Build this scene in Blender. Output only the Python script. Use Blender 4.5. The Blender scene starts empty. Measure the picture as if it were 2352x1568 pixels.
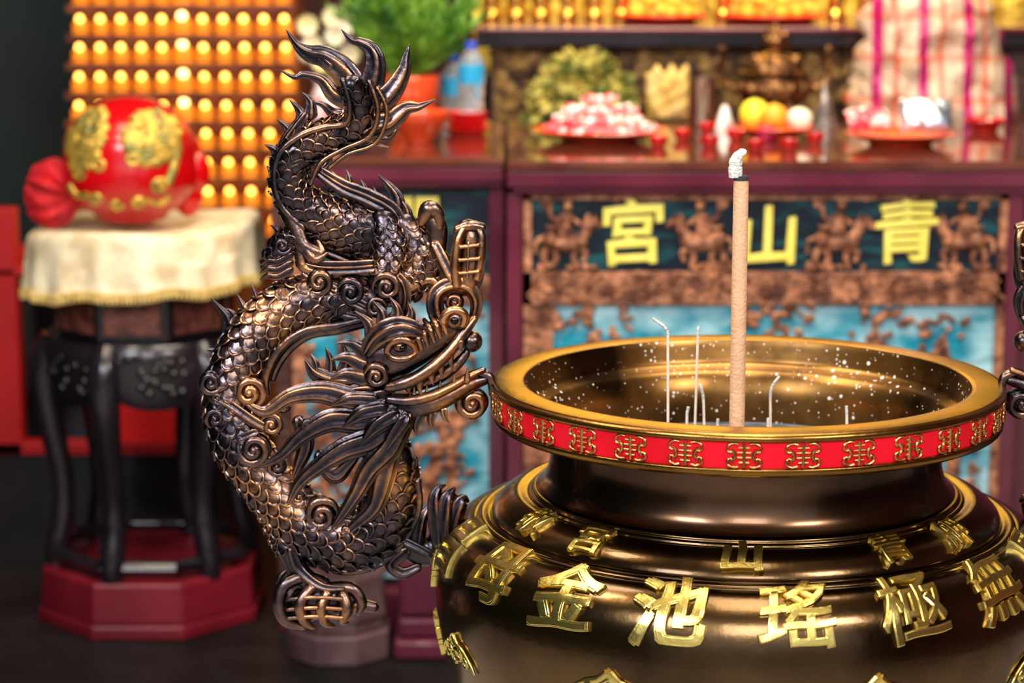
import bpy, math, random, bmesh
from mathutils import Vector, Matrix
random.seed(7)
sc=bpy.context.scene
sc.view_settings.view_transform='Standard'
COL=bpy.context.collection
F=5390.0; H=1.70; TH=math.atan(984/F); CT,ST=math.cos(TH),math.sin(TH)
pi=math.pi
def ray(px,py):
    u=-(py-784)/F
    return Vector(((px-1176)/F, CT+u*ST, -ST+u*CT))
def P(px,py,Y):
    d=ray(px,py); t=Y/d.y
    return Vector((d.x*t,Y,H+d.z*t))
def on(px,py,z):
    d=ray(px,py); t=(z-H)/d.z
    return Vector((d.x*t,d.y*t,z))
# ---------------------------------------------------------------- materials
def ntm(name):
    m=bpy.data.materials.new(name); m.use_nodes=True
    nt=m.node_tree; b=nt.nodes["Principled BSDF"]
    return m,nt,b
def c4(c): return (c[0],c[1],c[2],1)
def mat(name,c1,c2=None,rough=0.5,metal=0.0,scale=8.0,detail=4,bump=0.0,bscale=None,emit=None,estr=0,lo=0.35,hi=0.65,coat=0,trans=0,ior=1.45,stretch=None,spec=0.5):
    m,nt,b=ntm(name); N=nt.nodes; L=nt.links
    b.inputs["Base Color"].default_value=c4(c1)
    b.inputs["Roughness"].default_value=rough; b.inputs["Metallic"].default_value=metal
    b.inputs["Coat Weight"].default_value=coat; b.inputs["Specular IOR Level"].default_value=spec
    b.inputs["Transmission Weight"].default_value=trans; b.inputs["IOR"].default_value=ior
    tc=N.new("ShaderNodeTexCoord"); src=tc.outputs["Object"]
    if stretch:
        mp=N.new("ShaderNodeMapping"); mp.inputs["Scale"].default_value=stretch
        L.new(src,mp.inputs[0]); src=mp.outputs[0]
    if c2 is not None:
        n=N.new("ShaderNodeTexNoise"); n.inputs["Scale"].default_value=scale; n.inputs["Detail"].default_value=detail
        L.new(src,n.inputs["Vector"])
        r=N.new("ShaderNodeValToRGB"); r.color_ramp.elements[0].position=lo; r.color_ramp.elements[1].position=hi
        r.color_ramp.elements[0].color=c4(c1); r.color_ramp.elements[1].color=c4(c2)
        L.new(n.outputs["Fac"],r.inputs[0]); L.new(r.outputs[0],b.inputs["Base Color"])
    if bump:
        n=N.new("ShaderNodeTexNoise"); n.inputs["Scale"].default_value=bscale or scale*3; n.inputs["Detail"].default_value=5
        L.new(src,n.inputs["Vector"])
        bp=N.new("ShaderNodeBump"); bp.inputs["Strength"].default_value=bump; bp.inputs["Distance"].default_value=0.01
        L.new(n.outputs["Fac"],bp.inputs["Height"]); L.new(bp.outputs[0],b.inputs["Normal"])
    if emit:
        b.inputs["Emission Color"].default_value=c4(emit); b.inputs["Emission Strength"].default_value=estr
    return m
def bronze_relief():
    m,nt,b=ntm("dragon_bronze"); N=nt.nodes; L=nt.links
    b.inputs["Metallic"].default_value=1.0; b.inputs["Roughness"].default_value=0.28
    b.inputs["Coat Weight"].default_value=0.6; b.inputs["Coat Roughness"].default_value=0.2
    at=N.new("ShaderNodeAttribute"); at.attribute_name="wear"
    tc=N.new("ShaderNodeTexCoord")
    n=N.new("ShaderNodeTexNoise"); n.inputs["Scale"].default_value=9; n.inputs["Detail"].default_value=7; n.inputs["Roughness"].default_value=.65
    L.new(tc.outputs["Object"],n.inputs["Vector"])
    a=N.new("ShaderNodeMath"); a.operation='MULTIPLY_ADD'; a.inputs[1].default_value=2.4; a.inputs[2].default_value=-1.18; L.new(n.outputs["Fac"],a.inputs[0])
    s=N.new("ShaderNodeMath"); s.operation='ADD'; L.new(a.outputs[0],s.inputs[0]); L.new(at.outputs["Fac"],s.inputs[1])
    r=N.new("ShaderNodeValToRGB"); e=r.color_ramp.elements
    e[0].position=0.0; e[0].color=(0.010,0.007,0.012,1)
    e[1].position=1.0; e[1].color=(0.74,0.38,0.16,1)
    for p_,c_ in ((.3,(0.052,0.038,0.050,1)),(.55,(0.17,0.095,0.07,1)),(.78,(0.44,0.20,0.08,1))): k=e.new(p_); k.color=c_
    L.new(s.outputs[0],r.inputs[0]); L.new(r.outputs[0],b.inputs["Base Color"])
    n2=N.new("ShaderNodeTexNoise"); n2.inputs["Scale"].default_value=70; n2.inputs["Detail"].default_value=4
    L.new(tc.outputs["Object"],n2.inputs["Vector"])
    bp=N.new("ShaderNodeBump"); bp.inputs["Strength"].default_value=0.25; bp.inputs["Distance"].default_value=0.004
    L.new(n2.outputs["Fac"],bp.inputs["Height"]); L.new(bp.outputs[0],b.inputs["Normal"]); L.new(bp.outputs[0],b.inputs["Coat Normal"])
    return m
def specks():
    m,nt,b=ntm("ash_dusted_bronze"); N=nt.nodes; L=nt.links
    tc=N.new("ShaderNodeTexCoord")
    n=N.new("ShaderNodeTexNoise"); n.inputs["Scale"].default_value=7; L.new(tc.outputs["Object"],n.inputs["Vector"])
    outs=[]
    for scl,off in((110,-.46),(190,-.50)):
        v=N.new("ShaderNodeTexVoronoi"); v.inputs["Scale"].default_value=scl; L.new(tc.outputs["Object"],v.inputs["Vector"])
        sp=N.new("ShaderNodeSeparateColor"); L.new(v.outputs["Color"],sp.inputs[0])
        pw=N.new("ShaderNodeMath"); pw.operation='POWER'; pw.inputs[1].default_value=2.0; L.new(sp.outputs[0],pw.inputs[0])
        a=N.new("ShaderNodeMath"); a.operation='MULTIPLY_ADD'; a.inputs[1].default_value=1.0; a.inputs[2].default_value=off
        L.new(pw.outputs[0],a.inputs[0])
        a2=N.new("ShaderNodeMath"); a2.operation='MULTIPLY'; L.new(a.outputs[0],a2.inputs[0]); L.new(n.outputs["Fac"],a2.inputs[1])
        lt=N.new("ShaderNodeMath"); lt.operation='LESS_THAN'; L.new(v.outputs["Distance"],lt.inputs[0]); L.new(a2.outputs[0],lt.inputs[1]); outs.append(lt)
    mxx=N.new("ShaderNodeMath"); mxx.operation='MAXIMUM'; L.new(outs[0].outputs[0],mxx.inputs[0]); L.new(outs[1].outputs[0],mxx.inputs[1]); lt=mxx
    n3=N.new("ShaderNodeTexNoise"); n3.inputs["Scale"].default_value=7; n3.inputs["Detail"].default_value=8; L.new(tc.outputs["Object"],n3.inputs["Vector"])
    r=N.new("ShaderNodeValToRGB"); r.color_ramp.elements[0].color=(0.035,0.017,0.006,1); r.color_ramp.elements[1].color=(0.34,0.17,0.045,1)
    r.color_ramp.elements[0].position=0.38; r.color_ramp.elements[1].position=0.66
    L.new(n3.outputs["Fac"],r.inputs[0])
    mx=N.new("ShaderNodeMix"); mx.data_type='RGBA'; mx.inputs[7].default_value=(0.8,0.76,0.70,1)
    L.new(lt.outputs[0],mx.inputs[0]); L.new(r.outputs[0],mx.inputs[6]); L.new(mx.outputs[2],b.inputs["Base Color"])
    sb=N.new("ShaderNodeMath"); sb.operation='SUBTRACT'; sb.inputs[0].default_value=0.95; L.new(lt.outputs[0],sb.inputs[1]); L.new(sb.outputs[0],b.inputs["Metallic"])
    b.inputs["Roughness"].default_value=0.33
    return m
M={}
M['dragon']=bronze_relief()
M['inner']=specks()
M['bronze']=mat("dark_bronze",(0.05,0.028,0.012),(0.19,0.115,0.048),rough=0.22,metal=1,scale=4.5,detail=8,lo=0.35,hi=0.68,bump=0.04,bscale=60,coat=.2)
M['neck']=mat("neck_bronze",(0.03,0.017,0.012),(0.16,0.085,0.045),rough=0.24,metal=1,scale=4,detail=7,stretch=(1,1,3),coat=.2)
M['rimgold']=mat("rim_gold",(0.14,0.068,0.014),(0.38,0.195,0.045),rough=0.25,metal=1,scale=6,detail=8,bump=0.05,bscale=80)
M['redband']=mat("red_enamel",(0.66,0.003,0.014),(0.76,0.006,0.020),rough=0.4,scale=12,spec=.25)
M['orn']=mat("ornament_gold",(0.46,0.22,0.07),(0.75,0.44,0.17),rough=0.28,metal=1,scale=30)
M['gold']=mat("polished_gold",(0.88,0.68,0.17),(0.62,0.52,0.16),rough=0.25,metal=1,scale=25,bump=0.08,bscale=60)
M['ash']=mat("ash",(0.03,0.035,0.055),(0.16,0.16,0.19),rough=0.95,scale=20,bump=1,bscale=40)
M['tan']=mat("incense_tan",(0.70,0.40,0.23),(0.78,0.47,0.28),rough=0.9,scale=60,bump=0.3,bscale=200)
M['whiteash']=mat("white_ash",(0.88,0.87,0.84),(0.65,0.65,0.63),rough=0.95,scale=90,bump=0.8,bscale=220)
M['char']=mat("charred",(0.03,0.03,0.03),rough=0.9)
M['thin']=mat("thin_stick",(0.90,0.80,0.66),(0.78,0.62,0.48),rough=0.8,scale=40)
# ---------------------------------------------------------------- mesh helpers
class MB:
    def __init__(s): s.v=[]; s.f=[]; s.m=[]; s.w=[]
    def add(s,vs,fs,m=0,w=None):
        o=len(s.v); s.v+= [Vector(v) for v in vs]; s.w+= (w if w else [.35]*len(vs))
        s.f+= [tuple(i+o for i in f) for f in fs]; s.m+=[m]*len(fs)
def catm(pts,per=8):
    out=[]; n=len(pts); D=len(pts[0])
    for i in range(n-1):
        p0=pts[max(i-1,0)];p1=pts[i];p2=pts[i+1];p3=pts[min(i+2,n-1)]
        for k in range(per):
            t=k/per
            out.append(tuple(0.5*((2*p1[d])+(-p0[d]+p2[d])*t+(2*p0[d]-5*p1[d]+4*p2[d]-p3[d])*t*t+(-p0[d]+3*p1[d]-3*p2[d]+p3[d])*t**3) for d in range(D)))
    out.append(tuple(pts[-1])); return out
def frames(pts,N):
    fr=[]
    for i,p in enumerate(pts):
        T=(pts[min(i+1,len(pts)-1)]-pts[max(i-1,0)])
        if T.length<1e-9: T=Vector((1,0,0))
        T.normalize(); S=T.cross(N)
        if S.length<0.05: S=T.cross(Vector((0.3,0.9,0.2)))
        S.normalize(); B=S.cross(T).normalized()
        fr.append((p,T,S,B))
    return fr
def sweep(mb,pts,rad,n=14,flat=0.75,N=Vector((0,-1,0)),ridges=0,amp=0.0,m=0,cap=True,base=.35):
    fr=frames(pts,N); vs=[];fs=[];ws=[]
    for (p,T,S,B),r in zip(fr,rad):
        for k in range(n):
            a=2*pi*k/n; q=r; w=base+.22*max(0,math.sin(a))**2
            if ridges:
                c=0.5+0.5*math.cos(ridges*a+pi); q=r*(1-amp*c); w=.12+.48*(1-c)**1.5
            vs.append(p+S*(math.cos(a)*q)+B*(math.sin(a)*q*flat)); ws.append(w)
    L=len(pts)
    for i in range(L-1):
        for k in range(n):
            a=i*n+k;b=i*n+(k+1)%n
            fs.append((a,b,b+n,a+n))
    if cap:
        fs.append(tuple(reversed(range(n)))); fs.append(tuple((L-1)*n+k for k in range(n)))
    mb.add(vs,fs,m,ws)
def ellip(mb,c,rx,ry,rz,m=0,nu=20,nv=12,rot=None,w=.35):
    vs=[];fs=[]; c=Vector(c)
    for j in range(nv+1):
        t=pi*j/nv
        for i in range(nu):
            a=2*pi*i/nu
            v=Vector((rx*math.sin(t)*math.cos(a),ry*math.sin(t)*math.sin(a),rz*math.cos(t)))
            if rot: v=rot@v
            vs.append(c+v)
    for j in range(nv):
        for i in range(nu):
            a=j*nu+i;b=j*nu+(i+1)%nu
            fs.append((a,a+nu,b+nu,b))
    mb.add(vs,fs,m,[w]*len(vs))
def lathe(mb,prof,c=(0,0,0),n=64,m=0,fn=None):
    vs=[];fs=[];c=Vector(c)
    for (r,z) in prof:
        for i in range(n):
            a=2*pi*i/n
            rr,zz=(r,z) if fn is None else fn(r,z,a)
            vs.append(c+Vector((rr*math.cos(a),rr*math.sin(a),zz)))
    for j in range(len(prof)-1):
        for i in range(n):
            i2=(i+1)%n
            fs.append((j*n+i,j*n+i2,(j+1)*n+i2,(j+1)*n+i))
    mb.add(vs,fs,m)
def box(mb,x0,x1,y0,y1,z0,z1,m=0):
    vs=[(x,y,z) for z in(z0,z1) for y in(y0,y1) for x in(x0,x1)]
    mb.add(vs,[(0,2,3,1),(4,5,7,6),(0,1,5,4),(2,6,7,3),(0,4,6,2),(1,3,7,5)],m)
def prism(mb,c,r,n,z0,z1,m=0,rot=0,r2=None):
    r2=r2 or r; vs=[]
    for (z,rr) in((z0,r),(z1,r2)):
        for i in range(n):
            a=rot+2*pi*i/n; vs.append((c[0]+rr*math.cos(a),c[1]+rr*math.sin(a),z))
    fs=[(i,(i+1)%n,(i+1)%n+n,i+n) for i in range(n)]+[tuple(reversed(range(n))),tuple(range(n,2*n))]
    mb.add(vs,fs,m)
def mkmesh(mb,name,mats,origin=Vector((0,0,0)),smooth=True,ang=45):
    me=bpy.data.meshes.new(name)
    me.from_pydata([tuple(v-origin) for v in mb.v],[],mb.f)
    for k in (mats if isinstance(mats,(list,tuple)) else [mats]): me.materials.append(M[k] if isinstance(k,str) else k)
    me.polygons.foreach_set("material_index",mb.m)
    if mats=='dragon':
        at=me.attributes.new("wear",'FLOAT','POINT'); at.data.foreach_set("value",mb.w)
    me.update()
    if smooth:
        me.shade_smooth(); me.set_sharp_from_angle(angle=math.radians(ang))
    return me
def thing(name,label,cat,loc,group=None,me=None):
    o=bpy.data.objects.new(name,me); COL.objects.link(o); o.location=loc
    if me is None: o.empty_display_size=0.05
    o["label"]=label; o["category"]=cat
    if group: o["group"]=group
    return o
def single(mb,name,mats,label,cat,loc=None,group=None,smooth=True,bev=0,ang=45,kind=None):
    if loc is None:
        xs=[v.x for v in mb.v];ys=[v.y for v in mb.v];zs=[v.z for v in mb.v]
        loc=Vector(((min(xs)+max(xs))/2,(min(ys)+max(ys))/2,min(zs)))
    loc=Vector(loc)
    o=thing(name,label,cat,loc,group,mkmesh(mb,name,mats,loc,smooth,ang))
    if bev: bevel(o,bev)
    if kind: o["kind"]=kind
    return o
def bevel(o,w,seg=2):
    b=o.modifiers.new("bevel",'BEVEL'); b.width=w; b.segments=seg; b.limit_method='ANGLE'
WM={}
def wpos(o):
    if o.parent is None: return Vector(o.location)
    return WM[o.name]
def part(b,name,mats,parent,smooth=True,bev=0,label=None,ang=45,kind=None):
    org=wpos(parent)
    me=mkmesh(b,name,mats,org,smooth,ang)
    o=bpy.data.objects.new(name,me); COL.objects.link(o)
    o.parent=parent; WM[o.name]=org
    if bev: bevel(o,bev)
    if label:o["label"]=label
    if kind:o["kind"]=kind
    return o
def structure(mb,name,mats,**k):
    me=mkmesh(mb,name,mats,smooth=False); o=bpy.data.objects.new(name,me); COL.objects.link(o); o["kind"]="structure"; return o
def glyph(ch,size,ext,bev,bold=0.0,cut=0.0,slant=0.0):
    """raised character; bold thickens every stroke by overlaying shifted copies, cut slices it finely so it can be bent"""
    c=bpy.data.curves.new('t','FONT'); c.body=ch; c.size=size; c.extrude=ext; c.bevel_depth=bev; c.bevel_resolution=1; c.resolution_u=3
    o=bpy.data.objects.new('t',c); COL.objects.link(o); bpy.context.view_layer.update()
    me=o.evaluated_get(bpy.context.evaluated_depsgraph_get()).to_mesh()
    bm=bmesh.new(); bm.from_mesh(me); bpy.data.objects.remove(o)
    xs=[v.co.x for v in bm.verts]; ys=[v.co.y for v in bm.verts]
    cx=(min(xs)+max(xs))/2; cy=(min(ys)+max(ys))/2
    for v in bm.verts: v.co.x-=cx; v.co.y-=cy
    bmesh.ops.delete(bm,geom=[f for f in bm.faces if all(v.co.z<-ext*.99 for v in f.verts)],context='FACES')
    if cut:
        k=int(size*.6/cut)+1
        for ax in(0,1):
            for i in range(-k,k+1):
                no=Vector((1,0,0)) if ax==0 else Vector((0,1,0)); co=no*(i*cut+.0001)
                bmesh.ops.bisect_plane(bm,geom=list(bm.verts)+list(bm.edges)+list(bm.faces),plane_co=co,plane_no=no)
    bm.verts.index_update()
    V=[v.co.copy() for v in bm.verts]; Fs=[tuple(v.index for v in f.verts) for f in bm.faces]; bm.free()
    mb=MB()
    offs=[(0,0)]
    if bold: offs=[(0,0),(bold,bold*.6),(-bold,bold*.6),(bold,-bold*.6),(-bold,-bold*.6)]
    for i,(dx,dy) in enumerate(offs):
        out=[]
        for v in V:
            x,y=v.x+dx,v.y+dy
            if slant: y+=slant*x+.012*size*math.sin(9*x/size+2); x+=.018*size*math.sin(7*y/size)
            out.append(Vector((x,y,v.z-.00025*i)))
        mb.add(out,Fs)
    return mb
# ---------------------------------------------------------------- INCENSE BURNER
RC=P(1713,893,3.55); CX,CY=RC.x,3.55; TURN=-5.9
C0=Vector((CX,CY,0))
burner=thing("incense_burner","large dark bronze incense burner with gold rim and raised gold characters","incense burner",C0)
bodyprof=catm([(.316,.831),(.322,.8265),(.328,.8255),(.3300,.8205),(.3345,.8195),(.3365,.8160),(.342,.8165),(.352,.8185),(.364,.8145),(.377,.807),(.387,.7975),(.392,.790),(.3935,.785),(.392,.781),(.397,.780),(.405,.784),(.411,.7835),(.415,.781),(.4160,.7775),(.420,.7780),(.434,.774),(.451,.762),(.466,.744),(.476,.718),(.481,.68),(.480,.64),(.472,.59),(.455,.525),(.42,.45),(.36,.38),(.28,.33),(.2,.31),(.001,.305)],4)
b=MB(); lathe(b,bodyprof,C0,160); body=part(b,"body","bronze",burner,ang=60)
b=MB()
lathe(b,catm([(.322,.935),(.311,.931),(.305,.92),(.302,.90),(.301,.88),(.303,.862),(.308,.845),(.316,.834),(.322,.8285)],5),C0,160); part(b,"neck","neck",burner,ang=60)
b=MB()
lathe(b,[(.3425,.992),(.3445,.9935),(.35,.994),(.385,.9935),(.390,.9925),(.393,.990),(.3945,.987),(.3945,.984),(.3935,.982),(.3905,.9815)],C0,180)
lathe(b,[(.3870,.9435),(.3905,.943),(.3915,.941),(.3910,.936),(.389,.9325),(.385,.930),(.37,.930),(.31,.935)],C0,180)
part(b,"rim","rimgold",burner,ang=70)
b=MB(); lathe(b,[(.3905,.982),(.3900,.975),(.3885,.955),(.3872,.9432)],C0,180); band=part(b,"red_band","redband",burner,label="glossy red enamel band with golden emblems")
b=MB()
lathe(b,catm([(.3425,.992),(.340,.985),(.336,.968),(.332,.955),(.322,.948),(.312,.942),(.304,.93),(.297,.91),(.294,.88),(.294,.84)],4),C0,160); part(b,"inner_wall","inner",burner,ang=60,label="inner bronze wall speckled with white ash")
for k in range(3):
    a=pi/2+2*pi*k/3; d=Vector((math.cos(a),math.sin(a),0)); b=MB()
    pts=catm([(.33,.40,.06),(.40,.30,.062),(.39,.20,.045),(.35,.12,.035),(.36,.06,.04),(.40,.02,.05),(.41,.0,.05)],4)
    sweep(b,[C0+d*q[0]+Vector((0,0,q[1])) for q in pts],[q[2] for q in pts],n=16,flat=.9,N=d)
    part(b,"leg","bronze",burner)
# smooth lettering surface (bridges the small grooves)
letprof=catm([(.330,.8225),(.345,.8205),(.360,.8165),(.374,.8095),(.388,.8005),(.402,.7915),(.418,.7835),(.434,.7745),(.451,.7622),(.466,.7442),(.476,.7182),(.481,.68),(.480,.64),(.472,.59),(.455,.525),(.42,.45)],6)
BS=[0]
for i in range(1,len(letprof)): BS.append(BS[-1]+math.hypot(letprof[i][0]-letprof[i-1][0],letprof[i][1]-letprof[i-1][1]))
def pat(s):
    s=min(max(s,0),BS[-1]-1e-5)
    for i in range(len(BS)-1):
        if BS[i+1]>=s:
            t=(s-BS[i])/(BS[i+1]-BS[i]+1e-12); a,c=letprof[i],letprof[i+1]
            return a[0]+(c[0]-a[0])*t,a[1]+(c[1]-a[1])*t
def pmap(s,w):
    r,z=pat(s); r1,z1=pat(s-.012); r2,z2=pat(s+.012)
    tx,tz=r2-r1,z2-z1; l=math.hypot(tx,tz); nr,nz=-tz/l,tx/l
    return r+nr*w,z+nz*w
def s_of(r,z):
    return BS[min(range(len(letprof)),key=lambda i:(letprof[i][0]-r)**2+(letprof[i][1]-z)**2)]
def on_body(mb,phi,s0):
    out=MB(); vs=[]
    r0=pat(s0)[0]
    for v in mb.v:
        r,z=pmap(s0-v.y,v.z); ph=phi+v.x/r0
        vs.append(C0+Vector((r*math.sin(ph),-r*math.cos(ph),z)))
    out.add(vs,mb.f); return out
rd=math.radians
sL=s_of(.4575,.756)
for ch,ph in (("昌",-73),("母",-52),("金",-32.5),("池",-12.4),("瑤",9.6),("極",31),("無",52.5),("昌",73)):
    dense=ch in "極瑤無"
    g=glyph(ch,.109,.0055,.0012,bold=.0014 if dense else .0030,cut=.012,slant=.09)
    part(on_body(g,rd(ph+TURN),sL),"gold_character","gold",burner,ang=32)
sS=s_of(.369,.812)
for ch,ph in (("敬",-55.5),("宮",-35.7),("山",0),("青",34.5),("舺",55)):
    g=glyph(ch,.062,.0065,.0007,bold={"山":.0030,"宮":.0012,"青":.0010}.get(ch,.0006),cut=.012,slant=.05)
    part(on_body(g,rd(ph+TURN),sS),"gold_character","gold",burner,ang=32)
def swirl2d(mb,cx,cy,R,turns,d,t0,w,z=0.004):
    pts=[];rad=[]; n=int(14*turns)+4
    for i in range(n):
        t=i/(n-1); a=t0+d*2*pi*turns*t; r=R*(1-t*.88)
        pts.append(Vector((cx+r*math.cos(a),cy+r*math.sin(a),z))); rad.append(w*(1-.45*t))
    sweep(mb,pts,rad,n=8,flat=.9,N=Vector((0,0,1)))
def cloud(s=1):
    g=MB()
    for sx in(-1,1):
        swirl2d(g,sx*.030,.005,.020,1.6,-sx,pi/2,.006)
        swirl2d(g,sx*.060,-.012,.014,1.4,-sx,pi/2,.005)
        pts=catm([(sx*.002,.045),(sx*.02,.03),(sx*.05,.02),(sx*.085,-.005),(sx*.10,-.03)],5)
        sweep(g,[Vector((q[0],q[1],.004)) for q in pts],[.007*(1-.6*i/len(pts)) for i in range(len(pts))],n=8,N=Vector((0,0,1)))
    swirl2d(g,0,-.014,.020,1.5,1,0,.006)
    swirl2d(g,0,.024,.012,1.2,1,0,.005)
    for v in g.v: v.x*=s; v.y*=s
    return g
sC=s_of(.478,.625)
for ph,s_,dz in ((-62,.6,.012),(-22,.85,.0),(23,.95,0),(62,.7,0)):
    part(on_body(cloud(s_),rd(ph+TURN),sC+dz),"gold_ornament","gold",burner)
for s in (s_of(.479,.70),s_of(.47,.59)):
    g=glyph("壽",.07,.006,.001,cut=.014); part(on_body(g,rd(-90),s),"gold_character","gold",burner,ang=35)
em=MB()
def stroke(pts,w,z=.0014):
    q=catm([(a,b_) for a,b_ in pts],4) if len(pts)>2 else pts
    sweep(em,[Vector((a,b_,z)) for a,b_ in q],[w]*len(q),n=8,flat=1.2,N=Vector((0,0,1)))
stroke([(0,-.0170),(0,.0170)],.0028)
for y,w in((.011,.008),(.004,.0095),(-.003,.0095),(-.010,.007)): stroke([(-w,y),(w,y)],.0019)
for sx in(-1,1):
    stroke([(sx*.008,.0160),(sx*.015,.0170),(sx*.0225,.0135),(sx*.0225,.006),(sx*.017,.005),(sx*.0160,.010)],.0022)
    stroke([(sx*.015,.006),(sx*.0130,0),(sx*.015,-.006)],.0027)
    stroke([(sx*.008,-.0155),(sx*.015,-.0165),(sx*.0225,-.013),(sx*.0225,-.006),(sx*.017,-.005),(sx*.0160,-.010)],.0022)
vs=[]
for v in em.v:
    r=.3888+v.z+.0002; ph=v.x/.389+rd(TURN); vs.append(C0+Vector((r*math.sin(ph),-r*math.cos(ph),.9625+v.y)))
e2=MB(); e2.add(vs,em.f)
proto=part(e2,"emblem","orn",band,label="raised copper-gold emblem")
for k in range(1,30):
    c=proto.copy(); COL.objects.link(c); c.rotation_euler=(0,0,2*pi*k/30)
b=MB(); random.seed(3)
lathe(b,[(.2925,.862),(.27,.864),(.22,.868),(.15,.865),(.08,.869),(.001,.867)],C0,64,fn=lambda r,z,a:(r,z+.003*math.sin(7*a+r*40)*min(1,(.2925-r)*30)))
single(b,"ash","ash","dark grey incense ash filling the bronze burner","ash",kind="stuff")
# ---------------------------------------------------------------- DRAGON
SC=1/1497.0; YD=3.55
FRONT=Vector((0,-1,0))
def dp(x,y,off=0): return P(x,y,YD)+Vector((0,-off*SC,0))
def tube(mb,pts,per=8,n=16,flat=.75,ridges=0,amp=0,m=0,base=.35):
    pts=[p if len(p)==4 else (*p,0) for p in pts]
    q=catm(pts,per)
    V=[dp(a[0],a[1],a[3]) for a in q]; R=[max(a[2],.6)*SC for a in q]
    # rounded ends
    d0=(V[0]-V[1]).normalized(); d1=(V[-1]-V[-2]).normalized(); r0,r1=R[0],R[-1]
    V=[V[0]+d0*r0*.80,V[0]+d0*r0*.62,V[0]+d0*r0*.33]+V+[V[-1]+d1*r1*.33,V[-1]+d1*r1*.62,V[-1]+d1*r1*.80]
    R=[r0*.12,r0*.55,r0*.87]+R+[r1*.87,r1*.55,r1*.12]
    sweep(mb,V,R,n=n,flat=flat,ridges=ridges,amp=amp,m=m,base=base)
def lock(mb,pts,ridges=7,amp=.22,per=7,flat=.6,n=None): tube(mb,pts,per=per,n=n or max(24,ridges*8),flat=flat,ridges=ridges,amp=amp)
def scales(mb,pts,size,a0=-15,a1=195,flat=.75,step=.62,sgn=1):
    pts=[p if len(p)==4 else (*p,0) for p in pts]
    q=catm(pts,16); V=[dp(a[0],a[1],a[3]) for a in q]; R=[a[2]*SC for a in q]
    fr=frames(V,FRONT); s=[0]
    for i in range(1,len(V)): s.append(s[-1]+(V[i]-V[i-1]).length)
    sz=size*SC; pos=sz*.4; row=0; j=0; K=11
    while pos<s[-1]-sz*.4:
        while s[j+1]<pos: j+=1
        p,T,S,B=fr[j]; r=R[j]
        circ=math.radians(a1-a0)*r*.87; cnt=max(3,int(circ/(sz*.98)))
        for k in range(cnt):
            a=math.radians(a0+(a1-a0)*(k+(.5 if row%2 else 0))/cnt)
            c=p+S*(math.cos(a)*r)+B*(math.sin(a)*r*flat)
            nn=(S*math.cos(a)*flat+B*math.sin(a)).normalized()
            D=T*sgn; U=D.cross(nn).normalized(); w=sz*.55; l=sz*.82
            vs=[];ws=[]
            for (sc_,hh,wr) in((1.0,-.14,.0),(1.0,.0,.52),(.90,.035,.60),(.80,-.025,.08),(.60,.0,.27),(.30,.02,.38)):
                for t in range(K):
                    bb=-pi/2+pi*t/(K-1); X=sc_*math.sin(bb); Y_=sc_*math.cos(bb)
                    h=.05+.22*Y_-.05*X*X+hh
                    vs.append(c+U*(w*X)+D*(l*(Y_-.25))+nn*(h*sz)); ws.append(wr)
            vs.append(c-D*(l*.5)-nn*(.02*sz)); ws.append(.2)
            fs=[]
            for a_ in range(5):
                for t in range(K-1):
                    i0=a_*K+t; fs.append((i0,i0+1,i0+K+1,i0+K))
            ce=len(vs)-1
            for t in range(K-1): fs.append((5*K+t,5*K+t+1,ce))
            mb.add(vs,fs,0,ws)
        pos+=sz*step; row+=1
def curl(mb,cx,cy,R,turns=1.6,d=1,t0=0,w=None,off=30,disc=True):
    w=w or R*.27; n=int(18*turns)+6; pts=[];rad=[]
    for i in range(n):
        t=i/(n-1); a=t0+d*2*pi*turns*t; r=(R-w*.6)*(1-t*.86)
        pts.append(dp(cx+r*math.cos(a),cy+r*math.sin(a),off+R*.3*t)); rad.append(w*(1-.35*t)*SC*(.45+.55*min(1,i/4)))
    sweep(mb,pts,rad,n=12,flat=.95,base=.25)
    if disc: ellip(mb,dp(cx,cy,off-R*.25),R*.88*SC,R*.42*SC,R*.88*SC,w=.0)
    ellip(mb,dp(cx,cy,off+R*.3),w*.75*SC,w*.75*SC,w*.75*SC,nu=12,nv=8,w=.5)
def spike(mb,bx,by,tx,ty,w,off=0,bend=.18,rid=5):
    dx,dy=tx-bx,ty-by
    mx,my=bx+dx*.5-dy*bend,by+dy*.5+dx*bend
    lock(mb,[(bx,by,w,off),(mx,my,w*.62,off),(tx,ty,1,off)],ridges=rid,amp=.28,per=6,flat=.45,n=None if rid else 10)
ARCH=[(870,690,30,5),(800,685,48),(720,690,58),(650,715,60),(590,765,60),(550,830,58),(530,900,58),(532,965,60),(555,1030,60),(600,1090,62),(650,1150,66),(710,1210,72),(790,1240,76),(858,1220,72),(900,1160,60),(905,1080,52),(875,1010,50),(850,950,50,10),(860,890,52,10)]
TAIL=[(808,192,28,22),(828,235,31,14),(818,285,34,6),(775,305,34),(720,325,38),(676,362,42),(664,410,44),(680,455,45),(722,492,50),(775,515,56),(825,530,56,0),(868,535,44,0)]
COIL=[(830,540,40,-10),(870,640,44,-15),(925,655,44,-10),(960,610,44,-5),(948,555,38,0),(925,510,28,0)]
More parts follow.
